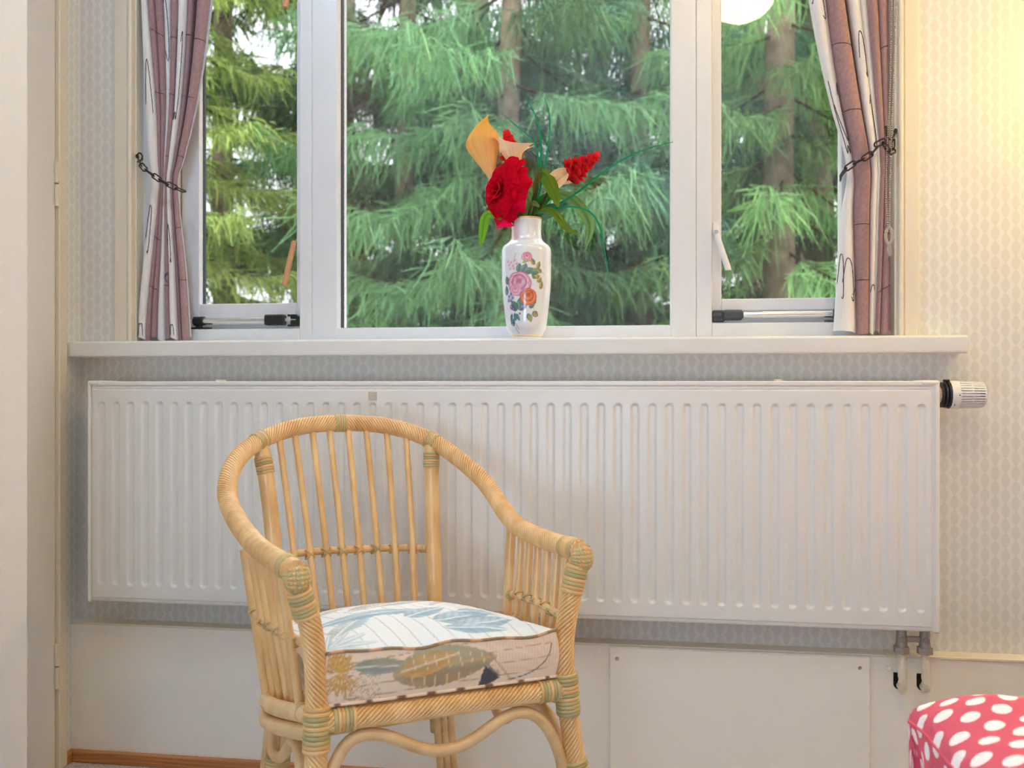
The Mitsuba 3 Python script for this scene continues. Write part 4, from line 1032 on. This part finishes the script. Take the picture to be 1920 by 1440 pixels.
stem('red_rose__stem', [RC - RA * .012, RC + [.022, .026, -.020], VB + [-.012, -.006, .045], VB + [-.006, 0, 0]], .0026, STEMC)
tag('red_rose', 'open red rose leaning to the left over the vase rim', 'flower')
# calla lilies
def calla(key, base, tip_dir, axis, H, R0, wrap, low, power, curl, flare, c1, c2, seed, label):
    """A spathe rolled round its axis: tall on the side of tip_dir, lower where its edges meet; curl bends the tall tip back, flare turns the rim out."""
    axis = np.array(axis, float); axis /= np.linalg.norm(axis)
    td = np.array(tip_dir, float); td -= axis * (td @ axis); td /= np.linalg.norm(td)
    sd = np.cross(axis, td)
    ph, h = np.meshgrid(np.linspace(-wrap, wrap, 61), np.linspace(0, 1, 41))
    tall = (.5 + .5 * np.cos(ph)) ** power
    a = h * (low + (1 - low) * tall)
    r = R0 * (.14 + .86 * np.clip(a / .62, 0, 1) ** 1.15)
    rim = np.clip(h - .70, 0, 1) / .30
    r = r * (1 + .14 * ph / wrap) + flare * rim ** 2 * (1 + .25 * np.sin(3 * ph + seed))
    back = curl * np.clip(a - .45, 0, 1) ** 2 / .3
    P = np.asarray(base, float) + axis * (a * H - .25 * flare * rim ** 3)[..., None] + td * (r * np.cos(ph) - back)[..., None] + sd * (r * np.sin(ph) * (1 - .55 * np.clip(a - .55, 0, 1) / .45))[..., None]
    k = np.clip(a * 1.1 - .05, 0, 1)[..., None]
    c = np.asarray(c1) * (1 - k) + np.asarray(c2) * k
    n = meshkit.noise(np.stack([ph * 9, h * 2, h * 0], -1), seed)[..., None]
    add(key + '__spathe', surface(P), M['petal'], smooth=True, color=(c * (.9 + .2 * n)).reshape(-1, 3))
    sp_ = tube([base + axis * H * .15, base + axis * H * .42], np.array([.003, .002]), 10)
    add(key + '__spadix', sp_, M['leaf'], smooth=True, color=np.tile(srgb(226, 170, 60), (len(sp_.vertices), 1)))
    stem(key + '__stem', [np.asarray(base) + axis * H * .03, np.asarray(base) * .6 + VB * .4 + [0, -.004, .01], VB + [-.002, .004, 0]], .0030, srgb(140, 150, 80))
    tag(key, label, 'flower')
calla('calla_lily', np.array([-.3250, -.018, 1.3150]), (-.78, -.62, 0), (-.30, .02, 1), .150, .042, 2.5, .40, 1.2, .085, .004, srgb(242, 200, 140), srgb(230, 158, 46), 3, 'golden orange calla lily standing tallest at the left of the bouquet')
calla('calla_lily_001', np.array([-.2670, -.022, 1.3200]), (-.92, .35, 0), (-.20, -.05, 1), .108, .030, 3.0, .56, 1.3, .012, .022, srgb(238, 196, 130), srgb(246, 222, 196), 5, 'pale peach calla lily behind the red rose')
# red gingers: a spike of overlapping bracts
def ginger(key, p0, p1, R, n, seed, label, sheath):
    p0, p1 = np.array(p0, float), np.array(p1, float)
    ax = p1 - p0; L = np.linalg.norm(ax); ax /= L
    e = np.cross(ax, [0, 1.0, 0]); e /= np.linalg.norm(e); g = np.cross(ax, e)
    rg = np.random.RandomState(seed)
    for k in range(n):
        t = k / (n - 1)
        a = k * 2.39996 + .4
        s = math.cos(a) * e + math.sin(a) * g
        rr = R * (1 - .72 * t ** 1.6) * (.75 + .25 * math.sin(PI * min(1, t * 1.8 + .15)))
        Pt = petal_mesh(p0 + ax * L * t * .80 + s * rr * .18, ax * .88 + s * .30 * (1 - t * .7), s, L * (.27 - .07 * t), max(rr * 1.15, .007), .14 * (1 - t) + .02, .28, .0002, seed * 50 + k, 9, 9)
        v = np.linspace(0, 1, 9)[:, None, None]
        c = np.asarray(srgb(176, 12, 30)) * (1 - v) + np.asarray(srgb(244, 60, 64)) * v
        add(f"{key}__{num('bract', k)}", surface(Pt), M['petal'], smooth=True, color=np.broadcast_to(c, Pt.shape).reshape(-1, 3))
    if sheath:
        for k, a in enumerate((.4, 2.6)):
            s = math.cos(a) * e + math.sin(a) * g
            Pt = petal_mesh(p0 - ax * L * .34 + s * .001, ax, s, L * .55, R * .95, .10, .12, .0003, seed + k, 13, 15)
            add(f"{key}__{num('sheath', k)}", surface(Pt), M['petal'], smooth=True, color=shade(Pt, srgb(238, 190, 132), srgb(248, 216, 176), 3).reshape(-1, 3))
    stem(key + '__stem', [p0 + ax * L * .8, p0 - ax * L * .28, VB + (p0 - VB) * .45 + [0, .004, .016], VB + [.004, .004, 0]], .0026, srgb(96, 72, 56))
    tag(key, label, 'flower')
ginger('red_ginger', (-.2790, .004, 1.352), (-.2985, .006, 1.4320), .027, 26, 3, 'red ginger spike rising behind the calla lilies', False)
ginger('red_ginger_001', (-.1690, -.030, 1.3120), (-.0870, -.034, 1.3610), .029, 32, 4, 'red ginger spike with a peach sheath leaning to the right', True)
# leaves and grass
def blade(key, pts, w, c1, c2, seed, label, group=None, fold=.25, up=(0, -1, .25), part=None, prof=None, cat_='leaf'):
    P = spline(pts, 34)
    t, A, B = frames(P)
    upv = np.array(up, float)
    sd = np.cross(t, upv); sd /= np.linalg.norm(sd, axis=1, keepdims=True)
    nn = np.cross(sd, t)
    s = np.linspace(0, 1, 34)
    ww = w * (np.sin(PI * (s * .93 + .05)) ** .8 if prof is None else prof(s))
    u = np.linspace(-1, 1, 9)
    G = P[:, None] + sd[:, None] * (ww[:, None] * u[None])[..., None] - nn[:, None] * (np.abs(u)[None] * ww[:, None] * fold)[..., None]
    n = meshkit.fbm(np.stack([np.broadcast_to(u[None] * 3, (34, 9)), np.broadcast_to(s[:, None] * 4, (34, 9)), np.full((34, 9), seed)], -1), 3)[..., None]
    rib = np.clip(1 - np.abs(u) / .12, 0, 1)[None, :, None]
    c = (np.asarray(c1) * (1 - n) + np.asarray(c2) * n) * (1 - .35 * rib)
    add(key, surface(G), M['leaf'], smooth=True, color=c.reshape(-1, 3), label=label, category=cat_ if label else None, group=group)
G1, G2, G3, G4, G5 = srgb(70, 110, 40), srgb(128, 150, 48), srgb(30, 66, 34), srgb(140, 176, 120), srgb(60, 130, 90)
blade('bouquet_leaf', [(-.222, -.030, 1.300), (-.212, -.042, 1.322), (-.196, -.050, 1.300), (-.177, -.050, 1.2457)], .0150, G1, G2, 1, 'folded olive green leaf at the middle of the bouquet, tip pointing down', fold=.5)
blade('bouquet_leaf_001', [(-.226, -.004, 1.262), (-.180, .006, 1.2850), (-.132, .010, 1.2530), (-.1135, .008, 1.2120), (-.1225, .006, 1.1680)], .0135, G1, G4, 2, 'long leaf arching down to the right of the vase')
blade('bouquet_leaf_002', [(-.228, -.040, 1.236), (-.1946, -.050, 1.240), (-.1700, -.052, 1.215), (-.1560, -.050, 1.198), (-.1314, -.048, 1.1877)], .0085, G3, G2, 3, 'narrow leaf drooping just right of the vase neck')
blade('bouquet_leaf_003', [(-.300, -.040, 1.225), (-.330, -.046, 1.236), (-.3400, -.048, 1.205), (-.3460, -.046, 1.166)], .0105, srgb(90, 150, 40), srgb(130, 186, 60), 4, 'bright green leaf hanging below the rose at the left')
blade('bouquet_leaf_004', [(-.262, -.036, 1.205), (-.2720, -.044, 1.240), (-.2760, -.048, 1.262), (-.2780, -.050, 1.280)], .0155, G3, G1, 5, 'dark leaf upright beside the rose above the vase rim')
blade('bouquet_leaf_005', [(-.252, -.020, 1.215), (-.2620, -.022, 1.262), (-.2720, -.026, 1.288)], .0170, G2, srgb(160, 196, 70), 6, 'light green leaf behind the rose')
blade('bouquet_leaf_006', [(-.250, .000, 1.225), (-.2380, .004, 1.270), (-.2620, .006, 1.312)], .0130, G4, G1, 7, 'pale leaf above the rim at the back of the bouquet')
blade('bouquet_leaf_007', [(-.240, -.010, 1.220), (-.2140, -.006, 1.272), (-.1850, -.002, 1.290)], .0130, srgb(40, 120, 50), srgb(66, 150, 60), 8, 'mid green leaf under the right ginger spike')
blade('bouquet_leaf_008', [(-.242, .006, 1.216), (-.2080, .012, 1.250), (-.1720, .014, 1.262), (-.158, .014, 1.275)], .0165, srgb(60, 90, 80), srgb(110, 140, 120), 9, 'grey green leaf at the back right of the bouquet')
blade('bouquet_leaf_009', [(-.246, -.036, 1.222), (-.2320, -.044, 1.258), (-.2180, -.046, 1.248)], .0085, srgb(90, 120, 70), srgb(140, 160, 90), 10, 'small leaf in front of the stems above the rim')
blade('bouquet_leaf_010', [(-.232, -.034, 1.270), (-.2260, -.040, 1.300), (-.2160, -.042, 1.335)], .0065, srgb(84, 78, 48), srgb(130, 120, 60), 11, 'narrow brown green bract among the stems')
TQ = srgb(20, 120, 88)
g_ = 'thin grass blades of the bouquet'
gp = lambda s: np.clip(1.15 - s, .12, 1) ** .6
for q, (pts, lab) in enumerate((([(-.2300, -.030, 1.262), (-.2204, -.036, 1.3155), (-.2158, -.036, 1.3838), (-.2239, -.034, 1.4355), (-.2492, -.030, 1.4881)], 'thin grass blade rising from the bouquet, bending left at the top'),
                               ([(-.2240, -.024, 1.270), (-.2089, -.030, 1.3379), (-.1998, -.030, 1.3946), (-.1975, -.030, 1.4401), (-.2089, -.028, 1.4863)], 'thin grass blade rising tallest and nearly straight from the bouquet'),
                               ([(-.2210, -.034, 1.330), (-.2227, -.036, 1.3612), (-.2319, -.034, 1.3901), (-.2608, -.030, 1.4199), (-.313, -.024, 1.468)], 'thin grass blade leaning far left behind the ginger spike'),
                               ([(-.2200, -.018, 1.240), (-.1518, -.022, 1.2734), (-.0839, -.024, 1.3223), (-.0055, -.024, 1.3646), (.0631, -.022, 1.3822)], 'thin grass blade reaching far right across the glass'),
                               ([(-.2250, -.030, 1.235), (-.1632, -.036, 1.2487), (-.1065, -.036, 1.2324), (-.0839, -.034, 1.1753), (-.0715, -.034, 1.0959)], 'thin turquoise grass blade drooping right of the vase'))):
    blade(num('grass_blade', q), pts, (.0028, .0022, .0018, .0028, .0024)[q], TQ, srgb(40, 150, 100), q, lab, fold=.3, prof=gp, cat_='grass blade')
for q, pts in enumerate(([(-.236, -.030, 1.20), (-.228, -.036, 1.262), (-.2180, -.036, 1.3325)], [(-.244, -.034, 1.20), (-.240, -.038, 1.24), (-.225, -.040, 1.285)])):
    m = tube(pts, .0030, 10, n=24)
    add(num('bare_stem', q), m, M['leaf'], smooth=True, color=np.tile(srgb(72, 88, 50), (len(m.vertices), 1)), label=('tall bare green stem at the middle of the bouquet', 'short bare green stem at the middle of the bouquet')[q], category='stem')

# ------------------------------------------------------------------ bed with a dotted duvet, its near corner in view at the right
def dots(p, n, uv):
    u, v = uv.x / 0.0395, uv.y / 0.0342
    row = dr.floor(v)
    odd = dr.select(dr.abs(row / 2 - dr.floor(row / 2)) > 0.25, 0.5, 0.0)
    a = u + odd + 0.12 * (cell_rand(row, dr.floor(u + odd)) - 0.5)
    fx, fy = (a - dr.floor(a) - 0.5) * 0.0395, (v - row - 0.5) * 0.0342
    r = dr.sqrt(fx * fx + fy * fy * 0.9)
    n_ = 0.92 + 0.16 * noise(uv.x * 900, uv.y * 900)
    return mix(mi.Color3f(*srgb(216, 90, 112)) * n_, srgb(246, 240, 244), 1 - smoothstep(0.0108, 0.0120, r))
mat('dotted_cotton', {'type': 'twosided', 'b': {'type': 'principled', 'base_color': proc(dots), 'roughness': 0.85, 'sheen': 0.3}})
mat('white_cotton', plastic((0.78, 0.78, 0.8), 0.85))
mat('bed_wood', plastic(proc(wood(lambda p: (p.y, p.z), srgb(150, 100, 60), srgb(190, 140, 90))), 0.4))
def duvet():
    x0, y1 = 0.3660, -0.640
    W, D = 1.22, 1.62
    skirt = 0.10
    s = np.r_[np.linspace(-skirt, 0, 26), np.linspace(0.004, 0.20, 60), np.linspace(0.21, W, 60)]
    t = np.r_[np.linspace(-skirt, 0, 26), np.linspace(0.004, 0.45, 110), np.linspace(0.47, D, 50)]
    S, Tt = np.meshgrid(s, t)
    ex, ey = np.maximum(S, 0), np.maximum(Tt, 0)
    def rise(e, r):
        q = np.clip(1 - e / r, 0, 1)
        return 1 - np.sqrt(np.maximum(1 - q ** 2.2, 0))
    drop = np.maximum(0.052 * rise(ex, 0.15), 0.045 * rise(ey, 0.13))
    cor = np.clip(1 - np.hypot(ex, ey) / 0.08, 0, 1)
    z = 0.464 - drop - 0.010 * cor + 0.020 * (meshkit.fbm(np.stack([S * 9 + Tt * 4, Tt * 13 - S * 3, S * 0], -1), 4, 3) - .5) * np.clip(ex / .05, 0.2, 1) + 0.012 * np.clip(ex / .5, 0, 1)
    sx, sy = np.maximum(-S, 0), np.maximum(-Tt, 0)
    wav = 0.008 * np.sin(Tt * 38 + 1.2) * np.clip(sx / .06, 0, 1)
    X = x0 + ex * 1.0 + sx * 0.12 + wav
    Y = y1 - ey - sy * 0.12 + 0.008 * np.sin(S * 33) * np.clip(sy / .06, 0, 1)
    z = z - np.maximum(sx, sy) * 0.98
    # tuck between the two skirts at the corner
    m = surface(np.stack([X, Y, z], -1))
    uvs = np.stack([S, Tt], -1).reshape(-1, 2)
    ie, je = 26, 26
    seam = np.vstack([np.stack([X, Y, z], -1)[ie:, 25], ][::-1] + [np.stack([X, Y, z], -1)[25, je:]])
    return m, uvs, seam
dm, duv, seam = duvet()
add('polka_dot_duvet__cover', dm, M['dotted_cotton'], smooth=True, uv=duv)
add('polka_dot_duvet__seam', tube(seam[::2], 0.0022, 8), M['dotted_cotton'], smooth=True, uv=np.zeros((len(tube(seam[::2], 0.0022, 8).vertices), 2)) + [0.0, 0.0])
tag('polka_dot_duvet', 'pink duvet with white polka dots, its corner at the lower right', 'duvet')
add('bed__mattress', box(0.385, 1.55, -2.24, -0.672, 0.16, 0.335, 0.02), M['white_cotton'])
add('bed__frame', box(0.375, 1.56, -2.25, -0.664, 0.07, 0.155, 0.006), M['bed_wood'])
for i, (x, y) in enumerate(((0.41, -0.70), (1.52, -0.70), (0.41, -2.21), (1.52, -2.21))):
    add(f"bed__{num('leg', i)}", box(x - 0.025, x + 0.025, y - 0.025, y + 0.025, 0, 0.07), M['bed_wood'])
tag('bed', 'bed under the polka dot duvet', 'bed')

# ------------------------------------------------------------------ lamps and added fill lights (their bowls give the light)
def bowl_lamp(key, x, y, z, r, radiance, label):
    prof = [(0.0, -0.62 * r), (0.35 * r, -0.58 * r), (0.68 * r, -0.42 * r), (0.90 * r, -0.2 * r), (1.0 * r, 0.05 * r), (0.97 * r, 0.12 * r), (0.0, 0.14 * r)]
    m = lathe(prof, 40, origin=(x, y, z))
    if m.volume < 0:
        m.invert()
    add(key + '__bowl', m, plastic((0.8, 0.75, 0.65)), smooth=40, emitter={'type': 'area', 'radiance': rnd(*radiance)})
    add(key + '__rod', tube([[x, y, z + 0.145 * r], [x, y, ZC - 0.02]], 0.008, 12), M['gold'], smooth=40)
    add(key + '__canopy', lathe([(0.0, -0.03), (0.04, -0.028), (0.055, 0.0)], 24, origin=(x, y, ZC)), M['gold'], smooth=40)
    tag(key, label, 'lamp')
bowl_lamp('ceiling_lamp', 0.352, -1.27, 2.27, 0.125, LAMP_CEILING, 'glass bowl ceiling lamp over the room, seen reflected in the right pane')
bowl_lamp('ceiling_lamp_001', -0.80, -0.95, 2.29, 0.115, LAMP_UNSEEN, 'unseen bowl lamp above the cane armchair, placed to light the left of the room')  # out of view; placed to light the left side and the chair
add('floor_lamp__bulb', tri([[-0.15 + .13 * math.cos(a), -3.05 + .13 * math.sin(a), 1.80] for a in np.linspace(0, 2 * PI, 25)[:-1]] + [[-0.15, -3.05, 1.80]], [[j, (j + 1) % 24, 24] for j in range(24)]), plastic((0.8, 0.8, 0.8)), emitter={'type': 'area', 'radiance': rnd(*FILL_UPLIGHT)})  # added uplight, cool fill bounced off ceiling and rear wall
add('floor_lamp__bowl', lathe([(0.0, 1.70), (0.06, 1.705), (0.12, 1.74), (0.16, 1.82), (0.163, 1.822), (0.15, 1.80), (0.0, 1.79)], 32, origin=(-0.15, -3.05, 0)), M['paint_white'], smooth=40)
add('floor_lamp__pole', tube([[-0.15, -3.05, 0.02], [-0.15, -3.05, 1.70]], 0.012, 14), M['steel'], smooth=40)
add('floor_lamp__base', lathe([(0.0, 0.03), (0.12, 0.025), (0.14, 0.0), (0, 0)][::-1], 32, origin=(-0.15, -3.05, 0)), M['steel'], smooth=40)
tag('floor_lamp', 'added uplight at the rear of the room, fill light by way of the ceiling', 'lamp')
gl = ellipsoid([-.30, -2.90, .60], [.27, .27, .27], 3)  # added globe, low cool fill for the radiator and boxing
add('paper_globe_lamp__globe', gl, plastic((0.85, 0.85, 0.85)), smooth=40, emitter={'type': 'area', 'radiance': rnd(*FILL_GLOBE)})
add('paper_globe_lamp__stand', lathe([(0.0, 0.33), (0.03, 0.325), (0.03, 0.04), (0.13, 0.03), (0.14, 0.0), (0, 0)][::-1], 32, origin=(-.30, -2.90, 0)), M['steel'], smooth=40)
tag('paper_globe_lamp', 'added white globe on the floor behind the camera, soft low fill light', 'lamp')
wl = lathe([(0.0, -0.07), (0.035, -0.062), (0.060, -0.03), (0.068, 0.02), (0.060, 0.06), (0.0, 0.065)], 32, origin=(1.06, -0.30, 1.58))
if wl.volume < 0:
    wl.invert()
add('wall_lamp__shade', wl, plastic((0.8, 0.7, 0.55)), smooth=40, emitter={'type': 'area', 'radiance': rnd(*LAMP_WALL)})  # out of view; warms the right wall and radiator end
add('wall_lamp__arm', cat([tube([[1.06, -0.235, 1.58], [1.06, -0.001, 1.58]], 0.010, 12), lathe([(0.0, 0.0), (0.045, 0.0), (0.04, 0.012), (0, 0.014)], 24, (0, -1, 0), (1.06, -0.0005, 1.58))]), M['gold'], smooth=40)
tag('wall_lamp', 'wall lamp out of view at the right, placed to light the papered wall and radiator end', 'lamp')

# ------------------------------------------------------------------ spruces outside
GZ = -0.35
add('ground', box(-30, 30, WT, 45, GZ - 0.4, GZ), M['forest_floor'], kind='structure', label='forest floor outside the window')
def needle_mesh(base, dirn, length, size, width, per, cols, rg, fat):
    """Twigs as tapering brushes: a slim three-sided body of packed needles and, out of it, per loose needles, one thin triangle each."""
    n = len(base)
    a = np.where(np.abs(dirn[:, 2:]) < .9, [[0, 0, 1.0]], [[1.0, 0, 0]])
    e = np.cross(dirn, a); e /= np.linalg.norm(e, axis=1, keepdims=True)
    g = np.cross(dirn, e)
    bend = rg.randn(n, 3) * .17 * length[:, None] + np.array([0, 0, -.16]) * length[:, None]
    def at(t):
        return base[:, None] + dirn[:, None] * (t * length[:, None])[..., None] + bend[:, None] * (t ** 2)[..., None]
    tr = np.array([0, .45, 1.0])[None].repeat(n, 0)
    rr = np.array([.6, 1.0, .12])[None] * (fat * (.7 + .6 * rg.rand(n, 1)))
    ang = np.arange(3) * 2 * PI / 3
    ring = at(tr)[:, :, None] + rr[..., None, None] * (np.cos(ang)[None, None, :, None] * e[:, None, None] + np.sin(ang)[None, None, :, None] * g[:, None, None])
    f = grid_faces(3, 3, True)
    vb = ring.reshape(n, 9, 3)[:, f].reshape(-1, 3)
    cb = (cols[:, None] * (.75 + .40 * tr[..., None]))[:, :, None].repeat(3, 2).reshape(n, 9, 3)  # lighter towards the tips, strand highlights put into the colour
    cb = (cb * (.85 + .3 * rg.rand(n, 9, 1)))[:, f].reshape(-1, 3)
    t = .08 + .92 * (np.arange(per) + rg.rand(n, per)) / per
    ph = np.arange(per)[None] * 2.39996 + rg.rand(n, 1) * 6.28
    rad = np.cos(ph)[..., None] * e[:, None] + np.sin(ph)[..., None] * g[:, None]
    nd = dirn[:, None] * .80 + rad * .60 + np.array([0, 0, -.15])
    nd /= np.linalg.norm(nd, axis=2, keepdims=True)
    sz = size * (.7 + .6 * rg.rand(n, per)) * (1 - .35 * t)
    p = at(t)
    wd = np.cross(nd, rg.randn(n, per, 3)); wd /= np.linalg.norm(wd, axis=2, keepdims=True)
    v = np.stack([p - wd * width / 2, p + wd * width / 2, p + nd * sz[..., None]], 2)
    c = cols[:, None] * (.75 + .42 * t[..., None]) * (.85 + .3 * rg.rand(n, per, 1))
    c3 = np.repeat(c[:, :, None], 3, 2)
    return np.vstack([vb, v.reshape(-1, 3)]), np.vstack([cb, c3.reshape(-1, 3)])
def spruce(key, x, y, seed, color, label, R=2.2, H=9.0, z0=.4, z1=5.4, nb=30, twig=0.30, hang=0.7, per=11, nsize=.040, nwid=.008, fat=.010, trunk=.13, dens=1.0, group='spruces outside the window', spread=None, tone=.45):
    rg = np.random.RandomState(seed)
    zt = np.linspace(GZ, H, 24)
    tp = np.stack([x + .05 * np.sin(zt * .7 + seed), y + .05 * np.cos(zt * .9 + seed), zt], -1)
    add(key + '__trunk', tube(tp, trunk * (1 - .75 * (zt - GZ) / (H - GZ)), 14), M['bark'], smooth=40)
    col = np.array(color)
    for b in range(nb):
        zb = z0 + (z1 - z0) * (b + .5 * rg.rand()) / nb
        az = b * 2.39996 + seed * 1.7 + .5 * rg.rand()
        if spread is not None:
            az = spread[0] + spread[1] * (2 * rg.rand() - 1)
        L = R * (1 - .55 * max(0, zb) / H) * (.72 + .45 * rg.rand())
        o = np.array([math.cos(az), math.sin(az), 0.0])
        s = np.linspace(0, 1, 12)
        droop = -.28 - .35 * rg.rand()
        bp = np.array([x, y, zb]) + o * (L * s)[:, None] + np.array([0, 0, 1.0]) * (L * (droop * s * 1.2 - droop * .75 * s ** 3))[:, None]
        bb, dd, ll, cc = [], [], [], []
        ns = int(26 * L * dens)
        tint = 1 + tone * (rg.rand() - .5) * 2
        stems = [(bp, .014)]
        for q in range(ns):
            sp = .14 + .86 * (q + rg.rand()) / ns
            i = min(int(sp * 11), 10)
            p = bp[i] + (bp[i + 1] - bp[i]) * (sp * 11 - i)
            side = 1 if q % 2 else -1
            sd = np.cross(o, [0, 0, 1.0]) * side
            l2 = L * .42 * (1 - sp * .72) * (.6 + .6 * rg.rand()) + .10
            d2 = o * (.75 + .3 * rg.rand()) + sd * (.8 * (1 - .5 * sp)) + np.array([0, 0, -.10 - .25 * rg.rand()])
            d2 /= np.linalg.norm(d2)
            nt = max(3, int(l2 / .060))
            for w in range(nt):
                f = (w + .6) / nt
                pp = p + d2 * l2 * f + np.array([0, 0, -.16 * l2 * f * f])
                if rg.rand() < hang:
                    dh = d2 * .42 + np.array([0, 0, -1.0]) + .30 * rg.randn(3)
                    lh = twig * (.55 + .8 * rg.rand()) * (1.15 - .5 * f)
                else:
                    dh = d2 + .5 * rg.randn(3) * [1, 1, .4]
                    lh = twig * .6 * (.6 + .6 * rg.rand())
                dh = dh / np.linalg.norm(dh)
                bb.append(pp); dd.append(dh); ll.append(lh)
                cc.append(col * tint * (.72 + .5 * rg.rand()) * np.array([1 + .25 * (rg.rand() - .5), 1, 1 + .3 * (rg.rand() - .5)]))
            bb.append(p); dd.append(d2); ll.append(l2 * .95); cc.append(col * tint)
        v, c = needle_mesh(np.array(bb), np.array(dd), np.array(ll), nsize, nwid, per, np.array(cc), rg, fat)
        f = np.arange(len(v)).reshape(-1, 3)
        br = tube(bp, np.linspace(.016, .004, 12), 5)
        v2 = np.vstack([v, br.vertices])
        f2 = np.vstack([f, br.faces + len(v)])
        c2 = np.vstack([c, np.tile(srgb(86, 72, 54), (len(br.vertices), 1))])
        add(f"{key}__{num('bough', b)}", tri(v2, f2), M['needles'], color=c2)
    tag(key, label, 'tree', group)
    return key
YEL, GRE, BLU, DRK = (.50, .64, .19), (.165, .34, .145), (.15, .33, .195), (.075, .15, .065)  # DRK: far colour lowered to deepen the dark gaps between near crowns
near = dict(per=13, nsize=.027, nwid=.0085, fat=.0062)
spruce('spruce_tree', -4.35, 6.0, 11, YEL, 'yellow green spruce seen through the left casement', R=1.55, H=7.5, nb=48, hang=.45, twig=.20, z0=.9, z1=5.4, dens=1.15, tone=.15, group=None, **near)
spruce('spruce_tree_001', -2.45, 7.2, 23, GRE, 'green spruce behind the left half of the centre pane', R=1.9, H=10, nb=36, hang=.55, z0=.8, z1=5.4, group=None, **near)
spruce('spruce_tree_002', -1.15, 5.9, 35, (.23, .43, .20), 'spruce with long hanging twigs behind the vase', R=1.8, H=10, nb=32, hang=.78, twig=.32, z0=1.1, z1=4.6, group=None, **near)
spruce('spruce_tree_003', 1.25, 6.4, 47, (.31, .53, .21), 'spruce with a thick bare trunk behind the right casement', R=1.7, H=12, nb=28, hang=.78, twig=.30, trunk=.17, z0=1.0, z1=4.6, group=None, **near)
spruce('spruce_tree_004', 0.02, 7.3, 59, BLU, 'blue green weeping spruce behind the right half of the centre pane', R=1.9, H=12, nb=34, hang=.82, twig=.36, z0=1.2, z1=5.6, group=None, **near)
rows_ = [0, 0]
ORD = ('first', 'second', 'third', 'fourth', 'fifth', 'sixth', 'seventh', 'eighth', 'ninth', 'tenth')
k = 5
far = dict(per=7, nsize=.060, nwid=.020, fat=.013, group='distant spruces behind the nearer ones')
for (x, y, c, s, tr, nb) in sorted(((-6.6, 9.4, (.34, .50, .17), 1, .2, 17), (-5.1, 8.6, (.20, .33, .12), 2, .16, 17), (-3.7, 9.0, DRK, 3, .18, 17), (-2.0, 8.8, (.125, .098, .068), 4, .18, 20), (-0.6, 9.3, DRK, 5, .18, 17), (1.27, 9.0, DRK, 6, .17, 16), (2.1, 9.6, DRK, 7, .21, 14), (4.1, 7.6, GRE, 12, .18, 18), (-7.6, 7.2, GRE, 14, .18, 18), (-5.6, 12.5, DRK, 8, .2, 14), (-3.0, 13.0, DRK, 9, .2, 14), (-0.2, 12.6, DRK, 10, .2, 14), (2.4, 13.0, DRK, 11, .2, 10), (5.2, 12.0, DRK, 13, .2, 12)), key=lambda q: q[0]):  # the brown one stands in for the brown hollow between the crowns
    rw = int(y > 11)
    rows_[rw] += 1
    spruce(f'spruce_tree_{k:03d}', x, y, 100 + s, c, f"dark spruce in the {('middle', 'rearmost')[rw]} row of the wood, {ORD[rows_[rw] - 1]} from the left", R=2.0, H=14, nb=nb, hang=.6, twig=.45, z0=.6, z1=6.8, trunk=tr, dens=.7, **far)
    k += 1

# ------------------------------------------------------------------ repeats carry a common group; parts that look different say so
for pre, grp in (('curtain', 'curtains at the window'), ('tieback_chain', 'curtain tieback chains'), ('curtain_hook', 'curtain tieback hooks'), ('bouquet_leaf', 'loose leaves in the vase'),
                 ('grass_blade', 'thin grass blades in the vase'), ('calla_lily', 'calla lilies in the vase'), ('red_ginger', 'red gingers in the vase'), ('bare_stem', 'bare stems in the vase'), ('ceiling_lamp', 'bowl lamps on the ceiling')):
    for key in list(labels):
        if key == pre or (key.startswith(pre + '_') and key[len(pre) + 1:].isdigit()):
            labels[key]['group'] = grp
for i in range(5):
    labels[num('spruce_tree', i)]['group'] = 'nearest spruces outside the window'
for key, lab in (('flower_vase__gold_rim', 'thin gold rim'), ('flower_vase__gold_foot_ring', 'thin gold line at the foot'), ('radiator_thermostat__gaiter', 'black ribbed gaiter'), ('seat_cushion__side_panel', 'side with large olive and brown leaf print'),
                 ('seat_cushion__top_panel', 'pale top with blue leaf print'), ('window_1__sash__handle', 'tan lever standing for the handle mirrored in the glass'), ('window_1__stay__tube', 'chrome tube'), ('window_1__stay__sleeve', 'black sleeve'), ('cane_armchair__woven_cap', 'woven end of the arm')):
    tag(key, lab)
